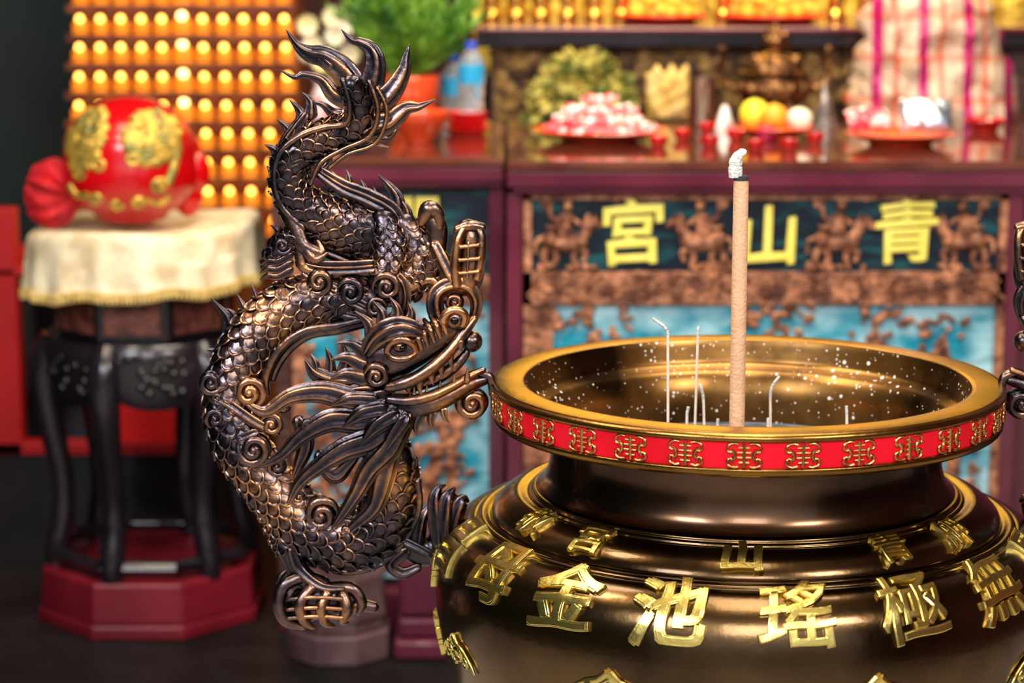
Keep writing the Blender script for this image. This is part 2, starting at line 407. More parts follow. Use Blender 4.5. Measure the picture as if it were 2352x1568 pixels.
def build_dragon(mirror):
    def fin(mb):
        if mirror:
            mb.v=[Vector((2*CX-v.x,v.y,v.z)) for v in mb.v]; mb.f=[tuple(reversed(f)) for f in mb.f]
        return mb
    b=MB()
    for T,sz,sg in((ARCH,34,1),(TAIL,28,-1),(COIL,28,-1)):
        tube(b,T,per=8,n=28,base=0); scales(b,T,sz,sgn=sg)
    for L in ([(842,728,10,20),(780,742,11,22),(710,752,12,22),(660,780,12,22),(628,820,12,22),(612,865,11,22),(615,900,9,20)],
              [(845,742,9,5),(780,758,10,5),(715,768,10,5),(672,795,10,5),(642,832,10,5),(626,870,9,5)],
              [(960,1100,9,18),(962,1160,10,18),(935,1230,10,18),(880,1285,10,18),(800,1308,10,18),(720,1275,9,18),(665,1215,9,18)],
              [(790,180,7,42),(806,240,7,42),(795,280,7,38),(745,290,8,30),(690,310,8,30),(645,350,8,28),(633,410,8,28),(650,470,8,28),(700,520,8,28)]): tube(b,L,n=12,flat=1,base=.3)
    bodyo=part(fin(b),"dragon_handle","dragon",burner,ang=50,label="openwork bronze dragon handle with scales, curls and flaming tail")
    def sub(mb,name,label=None): part(fin(mb),name,"dragon",bodyo,ang=55,label=label)
    # tail_flame: flat jagged tongues fanning wide
    b=MB()
    ellip(b,dp(850,220,-6),36*SC,16*SC,62*SC)
    for L in ([(828,228,34),(790,168,33),(748,134,27),(710,124,21),(682,104,11),(657,68,1)],
              [(848,208,31),(860,152,27),(852,116,20),(826,98,12),(806,92,8),(784,68,1)],
              [(868,240,31),(902,205,26),(926,163,18),(932,133,10),(941,101,1)],
              [(854,285,33),(892,280,28),(932,248,18),(962,244,10),(1001,228,1)],
              [(806,234,25),(766,218,20),(738,184,14),(698,172,9),(676,178,6),(643,161,1)],
              [(772,326,25,-5),(822,340,17,-5),(850,332,9,-5),(893,339,1,-5)],
              [(858,300,21,-5),(888,314,12,-5),(905,302,7),(920,280,1)],
              [(758,150,13,5),(733,128,8,5),(738,145,5,5),(752,155,2,5)],
              [(800,272,22,-10),(765,262,14,-8),(740,240,8),(710,234,1,-5)],
              [(745,335,18,-8),(752,372,12,-6),(738,390,6),(745,410,1,-4)]):
        lock(b,L,ridges=5,amp=.30,flat=.45)
    for L in ([(850,185,6,32),(870,250,6,32),(850,310,6,28),(790,340,6,22),(740,370,6,22),(715,420,6,20)],
              [(868,200,5,26),(890,255,5,26),(865,325,5,22),(800,352,5,16),(756,385,5,10)]): tube(b,L,n=10,flat=1,base=.4)
    sub(b,"tail_flame")
    b=MB()
    for a in ((712,262,693,212,18),(690,295,665,230,19),(665,330,636,274,18),(640,370,608,332,18),(634,410,618,385,11),(632,430,636,400,9)): spike(b,*a,off=0)
    lock(b,[(700,265,12,4),(660,320,14,4),(634,380,14,4),(632,430,8,4)],ridges=5,amp=.3)
    sub(b,"dorsal_fin")
    b=MB()
    for a in ((738,400,724,384,13),(760,430,760,390,16),(790,440,795,390,18),(825,455,828,412,18),(850,470,858,430,16),
              (905,520,868,400,30),(925,540,905,440,22),(930,590,930,470,24)): spike(b,*a,off=0)
    lock(b,[(735,395,14,4),(790,430,20,6),(850,455,22,6),(905,490,22,6),(930,560,16,4)],ridges=7,amp=.36)
    sub(b,"dorsal_fin")
    b=MB()
    for a in ((520,800,485,685,24),(545,770,545,676,24),(512,825,474,803,14),(572,730,578,655,20),(620,690,640,625,18),(540,740,518,708,12)): spike(b,*a,off=0)
    sub(b,"dorsal_fin")
    # hind legs
    b=MB()
    T=[(880,500,30,10),(895,560,42,14),(890,625,36,16),(860,650,22,16)]
    tube(b,T,n=24,base=0); scales(b,T,25)
    for L in ([(660,470,24,10),(682,520,22,20),(700,560,20,26),(740,575,14,30),(732,548,5,30)],
              [(700,560,14,30),(726,590,13,34),(755,575,3,36)],
              [(690,570,15,20),(700,610,12,26),(735,620,3,30)]): tube(b,L,n=16,base=.35)
    T=[(612,612,16,2),(632,580,24,6),(660,552,30,10),(690,540,26,10)]
    tube(b,T,n=20,base=0); scales(b,T,22)
    curl(b,652,560,24,1.5,1,0,off=30)
    for i,yy in enumerate((588,606,622)): lock(b,[(668,yy-6,12,25),(640,yy+8,11,24),(618,yy+8,8,20),(600,yy+18,2,16)],ridges=5,amp=.25)
    for a in ((640,545,622,515,12),(665,525,655,492,13)): spike(b,*a,off=10)
    lock(b,[(720,560,18,-5),(800,590,24,-5),(870,620,20,0)],ridges=7,amp=.3)
    sub(b,"claw")
    b=MB()
    tube(b,[(935,640,36,0),(975,625,32,5),(1000,570,26,8),(1002,520,26,10),(985,492,20,10),(975,482,12,10)],n=24,base=.2)
    scales(b,[(935,640,36,0),(975,625,32,5),(1000,575,26,8)],23)
    tube(b,[(968,510,10,20),(985,480,22,22),(1006,488,16,22),(1010,520,10,22)],n=16,base=.4)
    tube(b,[(985,560,20,10),(1015,600,24,12),(1048,640,30,14),(1075,640,34,14),(1080,590,32,12),(1082,545,30,12),(1070,520,24,10)],n=24,base=.15)
    for L in ([(1050,650,13,34),(1046,600,12,40),(1052,550,12,40),(1065,520,11,34)],
              [(1096,632,12,34),(1104,590,12,36),(1106,540,11,34),(1095,516,10,28)],
              [(1050,524,12,30),(1080,514,13,32),(1108,520,12,26)],
              [(1058,560,5,50),(1100,556,5,48)],[(1056,590,5,50),(1102,586,5,48)],[(1056,620,5,50),(1100,616,5,48)],[(1077,550,4,50),(1074,630,4,50)]): tube(b,L,n=12,flat=1,base=.35)
    lock(b,[(1000,560,16,26),(1020,600,18,30),(1040,635,16,34),(1070,655,12,30)],ridges=5,amp=.3)
    tube(b,[(940,660,14,20),(990,640,12,20),(1030,690,10,16),(1060,680,4,10)],n=12)
    sub(b,"claw")
    # cloud curls
    def curls(L,off=42):
        for a in L: curl(b,*a[:5],t0=a[5],off=off)
    b=MB(); curls(((737,640,34,1.6,-1,2.2),(808,664,36,1.6,1,3.5),(890,652,38,1.7,1,3.0),(866,700,28,1.4,-1,0)))
    for L in ([(690,600,14,20),(740,612,20,26),(810,612,20,28),(880,610,18,26),(915,640,12,24)],
              [(705,622,12,24),(760,660,16,30),(840,700,14,34),(880,720,8,30)],
              [(880,610,16,28),(925,650,18,30),(922,710,18,26),(880,740,10,22)],
              [(690,655,14,18),(740,690,16,24),(800,715,14,26),(850,725,8,24)]): lock(b,L,ridges=7,amp=.36)
    sub(b,"cloud_curl")
    b=MB(); curls(((490,870,32,1.6,1,0),(578,892,42,1.8,-1,1.6),(500,952,27,1.4,1,2),(628,966,32,1.5,1,3.2),(588,1022,46,1.8,-1,4),(505,905,20,1.2,1,0),(655,925,20,1.2,-1,0),(640,1060,26,1.4,1,1),(540,935,20,1.2,-1,1)))
    lock(b,[(495,905,14,38),(530,920,16,42),(590,960,14,44),(640,985,10,40)],ridges=5,amp=.3)
    lock(b,[(510,980,12,34),(545,1000,14,40),(590,985,14,44)],ridges=5,amp=.3)
    sub(b,"cloud_curl")
    b=MB(); curls(((742,1172,46,1.8,-1,0),(800,1205,34,1.5,1,2),(705,1215,22,1.3,1,0),(690,1130,22,1.3,-1,0)))
    lock(b,[(690,1190,14,36),(740,1225,16,44),(800,1240,12,42)],ridges=5,amp=.3)
    sub(b,"cloud_curl")
    # head
    b=MB()
    ellip(b,dp(885,808,24),66*SC,46*SC,54*SC,w=.25)
    tube(b,[(840,850,40,22),(900,812,54,32),(955,788,46,42),(1002,764,37,44),(1036,738,33,42),(1056,716,20,36)],n=28,base=.12)
    ellip(b,dp(1046,722,58),30*SC,22*SC,26*SC,w=.4)
    tube(b,[(1022,742,9,72),(1022,714,10,78),(1044,698,10,80),(1068,709,10,76),(1064,734,9,72)],n=10,flat=1,base=.5)
    ellip(b,dp(1046,723,76),10*SC,7*SC,10*SC,w=-.5)
    for i in range(5):
        x,y=962+i*14,768-i*9
        tube(b,[(x-14,y-28+i*2,5,46),(x+0,y-8,8,76),(x+10,y+22,5,74)],n=10,flat=1,base=.4)
    # upper lip, upturned
    tube(b,[(893,876,13,62),(925,868,15,68),(960,853,15,70),(998,828,15,68),(1034,795,14,62),(1062,760,13,54),(1090,724,10,44)],n=14,flat=1,base=.38)
    # curling feeler lobe rising from the nose
    lock(b,[(1020,740,20,30),(1000,705,22,30),(1004,668,22,28),(1036,648,22,26),(1074,652,20,24),(1096,684,17,22),(1090,722,13,22),(1074,746,8,24)],ridges=5,amp=.26,flat=.8)
    curl(b,1046,690,24,1.4,1,1.5,off=26)
    # eye
    ellip(b,dp(922,782,70),17*SC,15*SC,15*SC,w=.55); ellip(b,dp(928,784,84),7*SC,5*SC,7*SC,w=-.5)
    tube(b,[(892,794,8,70),(902,772,10,80),(928,763,11,84),(952,776,9,80),(960,796,6,70)],n=10,flat=1,base=.45)
    tube(b,[(892,798,7,70),(910,808,9,80),(938,808,9,80),(958,798,6,70)],n=10,flat=1,base=.4)
    lock(b,[(846,798,18,56),(872,760,29,74),(918,738,30,82),(962,746,20,78),(990,768,5,68)],ridges=7,amp=.30)
    for a in ((858,764,820,706,20),(882,744,858,680,21),(910,734,898,672,21),(938,736,940,684,17)): spike(b,*a,off=60,bend=.15)
    curl(b,868,850,32,1.7,1,3.4,off=72)
    for a in ((842,800,778,778,22),(836,826,764,816,24),(836,856,760,862,24),(848,884,780,912,22)): spike(b,*a,off=54,bend=.14)
    sub(b,"head")
    b=MB()
    tube(b,[(940,884,12,34),(995,866,15,38),(1040,838,14,38),(1066,812,11,36),(1076,795,8,34)],n=14,base=.3)
    ellip(b,dp(1084,778,32),25*SC,25*SC,25*SC,w=.4)
    sub(b,"tongue",label="curled tongue carrying a round pearl")
    b=MB()
    tube(b,[(862,926,36,28),(925,926,32,40),(985,918,27,46),(1035,898,22,44),(1080,876,17,36),(1114,868,11,28)],n=22,base=.12)
    tube(b,[(895,904,11,64),(940,906,13,68),(990,896,13,68),(1038,876,12,60),(1080,854,10,48),(1112,842,7,36)],n=12,flat=1,base=.38)
    curl(b,1086,920,42,1.7,-1,4.4,off=26)
    tube(b,[(1100,850,10,24),(1126,862,11,24),(1132,900,9,24)],n=12,flat=1)
    for a in ((905,945,878,1008,20),(936,948,920,1004,19),(966,944,960,990,16),(994,940,1000,978,14),(1020,932,1034,960,11)): spike(b,*a,off=52,bend=.12)
    sub(b,"jaw")
    b=MB()
    for (x,y,l) in ((940,872,22),(966,862,38),(992,846,24),(1014,828,26),(1036,804,32),(1058,778,18)): spike(b,x,y-4,x+5,y+l,10,off=66,bend=.05,rid=0)
    for x,y in ((953,900),(982,898),(1012,888),(1044,872),(1074,856)): spike(b,x,y+6,x+1,y-24,9,off=62,bend=0,rid=0)
    sub(b,"tooth")
    b=MB()
    lock(b,[(880,835,28,34),(835,868,32,40),(775,870,26,38),(728,852,18,36),(705,822,4,34)],ridges=5,amp=.28)
    for a in ((728,850,716,806,15),(758,856,750,790,18),(790,852,786,776,20)): spike(b,*a,off=34,bend=.1)
    sub(b,"horn")
    b=MB()
    for L in ([(880,900,32,52),(820,908,32,56),(745,890,27,52),(672,900,20,50),(612,935,13,50),(560,905,4,50)],
              [(895,918,32,54),(838,952,33,58),(765,952,29,58),(700,987,20,56),(650,1035,13,54),(594,1064,3,50)],
              [(912,936,30,56),(862,992,33,62),(795,1018,28,62),(735,1058,20,60),(690,1100,13,56),(662,1158,3,52)],
              [(932,946,26,58),(898,1012,30,66),(852,1062,26,66),(822,1118,19,62),(790,1168,12,58),(763,1204,2,54)],
              [(905,1000,26,46),(882,1088,28,52),(862,1152,21,54),(815,1197,14,52),(770,1244,2,50)],
              [(905,940,24,74),(865,965,20,78),(832,1008,1,74)],[(878,925,24,74),(833,935,20,78),(790,968,1,74)],[(930,950,22,74),(902,990,17,76),(885,1030,1,72)],
              [(860,905,20,70),(808,902,16,74),(765,918,1,70)],
              [(690,960,18,30),(705,1010,20,30),(690,1060,14,30),(672,1100,3,30)],
              [(740,1040,20,30),(770,1080,24,34),(800,1060,16,34),(830,1030,5,34)]):
        lock(b,L,ridges=6,amp=.26,flat=.5,n=48)
    for a in ((762,1048,24,1.5,1,0),(712,968,20,1.4,-1,0)): curl(b,*a[:5],t0=a[5],off=54)
    sub(b,"mane")
    b=MB()
    tube(b,[(625,1150,40,5),(650,1215,38,5),(672,1270,30,8),(695,1320,27,12),(740,1348,32,16)],n=24,base=.2)
    scales(b,[(625,1150,40,5),(650,1215,38,5),(672,1270,30,8)],24)
    ellip(b,dp(735,1375,10),70*SC,42*SC,46*SC,w=.1); ellip(b,dp(690,1400,8),44*SC,36*SC,34*SC,w=.1)
    for L in ([(690,1318,16,30),(655,1335,16,40),(645,1375,15,46),(660,1412,14,42),(700,1430,8,32)],
              [(720,1338,15,40),(695,1368,15,54),(700,1405,13,52),(722,1428,7,40)],
              [(755,1350,15,44),(742,1380,15,56),(750,1412,12,50),(768,1426,6,36)],
              [(790,1355,16,40),(800,1385,16,48),(790,1412,11,42),(800,1420,5,36)],
              [(760,1345,18,24),(810,1345,16,26),(832,1375,14,28),(826,1400,8,26)],
              [(800,1392,16,14),(835,1386,15,16),(862,1390,13,16)],[(654,1365,9,4),(642,1330,9,4),(658,1308,4,4)]): tube(b,L,n=16,flat=.9,base=.3)
    for y in (1362,1385,1405): tube(b,[(665,y,5,52),(730,y-8,5,62),(790,y-2,5,54)],n=8,flat=1)
    lock(b,[(672,1255,14,34),(690,1300,16,34),(740,1335,14,44),(790,1340,8,40)],ridges=5,amp=.3)
    sub(b,"claw")
    b=MB()
    tube(b,[(920,1225,36,-5),(958,1265,34,-5),(998,1262,34,-5),(1020,1220,26,-5),(1034,1180,24,-5)],n=24,base=.2)
    ellip(b,dp(1005,1275,-5),34*SC,30*SC,26*SC); ellip(b,dp(1030,1168,-2),34*SC,20*SC,42*SC)
    for L in ([(1010,1250,20,12),(1002,1190,22,14),(998,1145,18,12),(1008,1118,10,10),(1022,1112,4,8)],
              [(1022,1250,20,16),(1022,1190,24,18),(1028,1140,20,16),(1042,1118,6,12)],
              [(1035,1235,18,12),(1046,1180,22,12),(1062,1145,16,12),(1074,1148,6,8)],
              [(960,1240,18,14),(968,1190,15,16),(985,1160,6,14)],
              [(930,1260,20,14),(900,1290,18,14),(925,1312,16,12),(960,1300,12,10)],
              [(935,1240,14,22),(985,1265,13,26),(1010,1290,10,22)]): lock(b,L,ridges=5,amp=.26,flat=.8)
    sub(b,"claw")
build_dragon(False); build_dragon(True)
# ---------------------------------------------------------------- incense
def thinstick(pts,tip,label):
    b=MB(); V=[Vector(p) for p in pts]
    sweep(b,V,[.0021]*len(V),n=8,flat=1,N=Vector((0.1,-1,0)))
    r=thing("incense_stick",label,"incense stick",V[0],"thin incense sticks in the burner")
    part(b,"stick","thin",r)
    t=catm([tuple(p) for p in tip],5); b=MB()
    sweep(b,[Vector(p) for p in t],[.0023]*len(t),n=8,flat=1,N=Vector((0.1,-1,0))); part(b,"ash_tip","whiteash",r)
def stick(pxb,pyb_top,pxt,Y,tip):
    base=P(pxb,1000,Y); base.z=.8695
    top=P(pxt,pyb_top,Y)
    tp=[tuple(top)]+[tuple(P(x,y,Y)) for x,y in tip]
    thinstick([base,base.lerp(top,.5),top],tp,"thin incense stick with curled ash tip in the ash" if len(tip)>1 else "thin pale incense stick standing in the ash")
stick(1535,768,1534,3.56,[(1530,756),(1518,744),(1499,732)])
stick(1595,775,1603,3.60,[(1604,750)])
stick(1619,925,1616,3.62,[(1614,905),(1608,882)])
stick(1771,915,1769,3.58,[(1771,895),(1779,878),(1791,864)])
stick(1577,950,1578,3.66,[(1581,934)])
stick(1946,950,1945,3.63,[(1944,932)])
stick(1764,972,1764,3.68,[(1764,960)])
stick(1648,972,1648,3.70,[(1649,962)])
Y=3.50; bs=P(1692,1000,Y); bs.z=.8695; tp=P(1691,408,Y)
ri=thing("large_incense_stick","thick tan incense stick with white ash tip standing in ash","incense stick",bs)
b=MB(); lathe(b,[(0.001,.8695),(.0118,.8695),(.0118,1.0),(.0116,1.2),(.0114,tp.z),(.001,tp.z)],(bs.x,Y,0),32); part(b,"stick","tan",ri)
b=MB(); lathe(b,[(.0116,tp.z-.004),(.0118,tp.z),(.0108,tp.z+.003),(.001,tp.z+.003)],(bs.x,Y,0),32); part(b,"charred_ring","char",ri)
b=MB(); q=catm([(1690,407,15),(1689,385,15),(1691,368,14),(1697,357,12),(1706,350,9),(1713,352,6)],5); random.seed(5)
sweep(b,[P(a[0],a[1],Y) for a in q],[a[2]*SC*(1+random.uniform(-.08,.08)) for a in q],n=20,flat=1); part(b,"ash_tip","whiteash",ri)
# ---------------------------------------------------------------- room
M['floor']=mat("floor_stone",(0.004,0.0035,0.004),(0.011,0.009,0.010),rough=0.5,scale=5,spec=.25)
M['palefloor']=mat("pale_reflecting_floor",(0.28,0.26,0.25),(0.4,0.38,0.36),rough=0.6,scale=20)
M['dark']=mat("dark_green_wall",(0.002,0.007,0.006),(0.004,0.015,0.011),rough=0.7,scale=2)
M['darkred']=mat("dark_red_plaster",(0.05,0.012,0.01),(0.10,0.02,0.015),rough=0.7,scale=2)
M['ceil']=mat("ceiling_paint",(0.30,0.19,0.12),(0.42,0.28,0.18),rough=0.7,scale=2)
M['plum']=mat("plum_lacquer",(0.08,0.010,0.026),(0.14,0.020,0.042),rough=0.22,scale=4,coat=.4)
M['tabletop']=mat("table_lacquer",(0.08,0.018,0.014),(0.15,0.045,0.025),rough=0.12,scale=6,coat=.6)
M['wood']=mat("carved_wood",(0.11,0.03,0.014),(0.60,0.25,0.12),rough=0.32,scale=30,bump=1,bscale=70,lo=.38,hi=.7)
M['teal']=mat("teal_panel",(0.002,0.008,0.018),(0.006,0.09,0.11),rough=0.35,scale=9,detail=8,stretch=(1,1,4),lo=.48,hi=.68)
M['blue']=mat("blue_mural",(0.0,0.26,0.38),(0.42,0.70,0.78),rough=0.5,scale=6,detail=8,lo=.42,hi=.64,stretch=(1,1,2),bump=.6,bscale=22)
M['yellow']=mat("pale_gold_paint",(0.92,0.80,0.16),(0.80,0.66,0.10),rough=0.3,scale=12)
M['red']=mat("red_lacquer",(0.55,0.0015,0.004),(0.38,0.001,0.004),rough=0.22,scale=3,coat=.4)
M['brightred']=mat("red_panel",(0.80,0.01,0.01),(0.65,0.006,0.008),rough=0.45,scale=3)
M['cabred']=mat("cabinet_red",(0.42,0.003,0.004),(0.30,0.002,0.003),rough=0.5,scale=3)
M['basered']=mat("base_red",(0.10,0.003,0.009),(0.18,0.008,0.018),rough=0.4,scale=5)
M['cloth']=mat("cream_brocade",(0.60,0.46,0.26),(0.88,0.79,0.56),rough=0.55,scale=14,bump=.4)
M['fringe']=mat("gold_fringe",(0.55,0.36,0.10),(0.8,0.58,0.2),rough=0.6,scale=60)
M['blackwood']=mat("black_wood",(0.005,0.004,0.007),(0.014,0.009,0.013),rough=0.25,scale=8,coat=.3)
M['brownwood']=mat("brown_wood",(0.030,0.010,0.008),(0.10,0.032,0.020),rough=0.3,scale=18,bump=.5)
b=MB(); box(b,-3,3.5,4.4,8.6,-.1,0); structure(b,"floor","floor")
b=MB(); box(b,-3,3.5,-3,4.4,-.1,0); structure(b,"floor_front_reflector","palefloor")  # unseen front floor, made pale so the bronze reflects more light
b=MB(); box(b,-3,3.5,8.5,8.6,0,4); structure(b,"wall_back","darkred")
b=MB(); box(b,-3.1,-3,-1,8.6,0,4); structure(b,"wall_left","dark")
b=MB(); box(b,3.5,3.6,-1,8.6,0,4); structure(b,"wall_right","darkred")
b=MB(); box(b,-3.1,3.6,-1,8.6,4,4.1); structure(b,"ceiling","ceil")
b=MB(); box(b,-3,-1.36,7.7,7.8,0,4); structure(b,"wall_partition","dark")
# ---------------------------------------------------------------- altar tables
def relief_figure(mb,x,z,y,h,kind,seed,m=0):
    """horse in profile with mounted rider, half-round relief"""
    R=random.Random(seed); s=h/0.16; f=-1 if kind else 1
    def e(dx,dz,rx,rz,ry=.012,a=0): ellip(mb,(x+dx*s*f,y-.004,z+dz*s),rx*s,ry*s,rz*s,m,12,8,rot=Matrix.Rotation(a*f,3,'Y'))
    def l(pts,r0,r1):
        q=catm(pts,4); sweep(mb,[Vector((x+a*s*f,y-.006,z+b_*s)) for a,b_ in q],[(r0+(r1-r0)*i/(len(q)-1))*s for i in range(len(q))],n=8,m=m)
    e(0,-.022,.044,.019,.02); e(-.034,-.016,.020,.021,.02); e(.030,-.016,.018,.020,.02)
    l([(.034,-.010),(.050,.014),(.058,.032)],.014,.009); l([(.056,.034),(.068,.024),(.076,.012)],.010,.006)
    l([(.040,.012),(.046,.034),(.052,.044)],.006,.004)
    l([(-.040,-.030),(-.050,-.052),(-.042,-.078)],.010,.005); l([(-.028,-.034),(-.022,-.056),(-.030,-.078)],.009,.005)
    l([(.030,-.032),(.044,-.046),(.038,-.064)],.009,.005); l([(.022,-.034),(.018,-.056),(.024,-.078)],.008,.005)
    l([(-.050,-.012),(-.066,-.020),(-.068,-.045)],.008,.004)
    l([(-.004,-.004),(.0,.022),(.002,.046)],.017,.013); e(.005,.061,.011,.013,.014); e(.003,.074,.013,.005,.012)
    l([(.0,.036),(.018,.030),(.030,.020)],.007,.005); l([(.006,.0),(.014,-.018),(.010,-.036)],.009,.006)
    l([(-.010,.034),(-.028,.030),(-.036,.05),(-.034,.082)],.007,.004); e(-.046,.068,.012,.014,.006); l([(-.008,.03),(-.03,.012),(-.045,.018)],.009,.003)
    for k in range(12): e(R.uniform(-.07,.07),-.078+R.uniform(-.004,.006),R.uniform(.006,.014),R.uniform(.004,.008),.012,R.uniform(0,3))
def scroll_relief(mb,x0,x1,z0,z1,y,n,seed,m=0,s=1):
    R=random.Random(seed)
    for i in range(n):
        x=R.uniform(x0,x1);z=R.uniform(z0,z1);r=R.uniform(.010,.022)*s; a0=R.uniform(0,6);pts=[];rad=[]
        for k in range(12):
            t=k/11; a=a0+5.5*t; rr=r*(1-.75*t); pts.append(Vector((x+rr*math.cos(a),y-.006*s,z+rr*math.sin(a)))); rad.append(r*.26*(1-.4*t))
        sweep(mb,pts,rad,n=6,flat=1,m=m)
def tree_relief(mb,x,z,h,y,seed,m=0):
    R=random.Random(seed); p=Vector((x,y,z)); pts=[p.copy()]
    for k in range(5): p=p+Vector((R.uniform(-.03,.03),0,h/5)); pts.append(p.copy())
    q=catm([tuple(a) for a in pts],3); sweep(mb,[Vector(a) for a in q],[.016*(1-.6*i/len(q)) for i in range(len(q))],n=8,m=m)
    for a in pts[1:]:
        for k in range(16): ellip(mb,a+Vector((R.uniform(-.055,.055),R.uniform(-.008,0),R.uniform(-.045,.045))),R.uniform(.006,.018),.010,R.uniform(.004,.011),m,8,6,rot=Matrix.Rotation(R.uniform(-1,1),3,'Y'))
ZT=1.147
altar=thing("altar_table","plum lacquered altar table with carved painted front and yellow characters","altar table",Vector((0.65,5.85,0)))
x0,x1=-.012,1.62
b=MB(); box(b,x0,x1,5.30,6.42,ZT-.022,ZT); part(b,"table_top","tabletop",altar,bev=.004,smooth=False)
b=MB(); box(b,x0,x1,5.305,5.35,ZT-.062,ZT-.0225); box(b,x0+.012,x1,5.315,5.36,ZT-.078,ZT-.062); part(b,"edge_moulding","plum",altar,bev=.006,smooth=False)
b=MB(); box(b,x0+.02,x1,5.37,6.40,.02,ZT-.079); part(b,"cabinet_body","plum",altar,smooth=False)
for xa in (x0,1.135):
    b=MB(); box(b,xa,xa+.035,5.325,5.37,0,ZT-.079); part(b,"post","plum",altar,bev=.004,smooth=False)
b=MB(); box(b,.045,1.125,5.352,5.37,.885,1.065); part(b,"name_panel","teal",altar,smooth=False,label="dark teal panel")
b=MB()
for r in ((.027,.045,.10,1.068),(1.117,1.135,.10,1.068),): box(b,r[0],r[1],5.335,5.37,r[2],r[3])
box(b,.027,1.135,5.335,5.37,1.055,1.068); box(b,.027,1.135,5.335,5.37,.812,.888); box(b,.045,.095,5.338,5.37,.1,.812)
scroll_relief(b,.04,1.125,.822,.878,5.335,170,1,s=.8); scroll_relief(b,.05,.09,.12,.80,5.338,60,2,s=.8); scroll_relief(b,.04,1.12,1.058,1.066,5.335,60,3,s=.4)
part(b,"carved_frame","wood",altar,label="carved brown wooden frame")
for i,px in enumerate((1300,1612,1925,2212)):
    b=MB(); p=P(px,535,5.35); relief_figure(b,p.x,p.z,5.35,.165,i%2,i+10)
    part(b,"carved_rider","wood",altar,label="brown carved rider on horseback")
for ch,px,py,sz in (("宮",1452,530,.158),("山",1765,540,.145),("青",2080,528,.155)):
    g=glyph(ch,sz,.008,.0022,bold=.0010,slant=.07); p=P(px,py,5.35)
    o=MB(); o.add([Vector((p.x+v.x,5.35-v.z-.004,p.z+v.y)) for v in g.v],[tuple(f) for f in g.f])
    part(o,"yellow_character","yellow",altar,ang=35)
b=MB(); box(b,.095,1.117,5.356,5.37,.10,.812); part(b,"painted_mural","blue",altar,smooth=False,label="turquoise and white painted mural")
b=MB()
for i,(x_,h_) in enumerate(((.17,.62),(.30,.40),(.45,.45),(.58,.62),(.66,.42),(.80,.40),(.88,.62),(.98,.44),(1.08,.60))): tree_relief(b,x_,.14,h_,5.352,20+i)
for k in range(30): ellip(b,(random.choice((.13,.57,.88))+random.uniform(-.05,.05),5.35,.805-random.uniform(0,.05)),.016,.012,.009,0,8,6)
box(b,.10,1.11,5.348,5.356,.10,.16)
part(b,"carved_scenery","wood",altar,label="brown carved trees and figures")
b=MB(); box(b,x0,x1,5.31,5.40,0,.10); part(b,"plinth","plum",altar,bev=.006,smooth=False)
alt2=thing("altar_table","dark plum lacquered side altar table with carved blue painted front","altar table",Vector((-.32,5.9,0)))
a0,a1=-.562,-.018
b=MB(); box(b,a0,a1,5.42,6.42,ZT-.025,ZT-.004); part(b,"table_top","tabletop",alt2,bev=.004,smooth=False)
b=MB(); box(b,a0,a1,5.425,5.47,ZT-.062,ZT-.0255); box(b,a0+.012,a1,5.435,5.47,ZT-.076,ZT-.062); part(b,"edge_moulding","plum",alt2,bev=.006,smooth=False)
b=MB(); box(b,a0+.02,a1,5.49,6.40,.02,ZT-.077); part(b,"cabinet_body","blackwood",alt2,smooth=False)
b=MB(); box(b,a0,a0+.04,5.45,5.49,0,ZT-.077); part(b,"post","brownwood",alt2,bev=.004,smooth=False)
b=MB(); box(b,-.055,-.018,5.45,5.49,0,ZT-.077); part(b,"post","plum",alt2,bev=.004,smooth=False)
b=MB(); box(b,-.52,-.055,5.478,5.49,.12,.80); part(b,"painted_mural","blue",alt2,smooth=False)
b=MB(); box(b,-.52,-.055,5.478,5.49,.86,1.06); part(b,"name_panel","teal",alt2,smooth=False)
b=MB(); box(b,-.52,-.055,5.46,5.49,.80,.86); box(b,-.52,-.49,5.46,5.49,.1,1.06); scroll_relief(b,-.50,-.08,.805,.855,5.46,60,5,s=.8)
for i in range(6): tree_relief(b,-.44+i*.062,.14+random.uniform(0,.1),(.5,.62,.4,.55,.3,.6)[i],5.472,60+i)
part(b,"carved_frame","wood",alt2,label="carved brown wooden frame")
p=P(952,510,5.47); g=glyph("門",.13,.008,.003); o=MB(); o.add([Vector((p.x+v.x,5.474-v.z,p.z+v.y)) for v in g.v],g.f); part(o,"yellow_character","yellow",alt2,ang=35)
b=MB(); box(b,a0,a1,5.43,5.52,0,.10); part(b,"plinth","plum",alt2,bev=.006,smooth=False)
M['stone']=mat("dusty_stone",(0.05,0.02,0.025),(0.16,0.09,0.10),rough=0.5,scale=7)
p=on(775,1525,0); b=MB()
prism(b,(p.x,5.27),.125,8,0,.07,rot=pi/8); prism(b,(p.x,5.27),.112,8,.07,.10,rot=pi/8); prism(b,(p.x,5.27),.118,8,.10,.20,rot=pi/8,r2=.105)
single(b,"stone_pedestal","stone","dusty purple stone octagonal pedestal beside the altar","pedestal",smooth=False,bev=.006)
b=MB(); box(b,-.275,-.115,5.20,5.36,0,.05); box(b,-.265,-.125,5.21,5.35,.05,.10); box(b,-.262,-.128,5.213,5.347,.10,.27)
single(b,"column_base","plum","square plum lacquered post base on the floor","post",smooth=False,bev=.012)
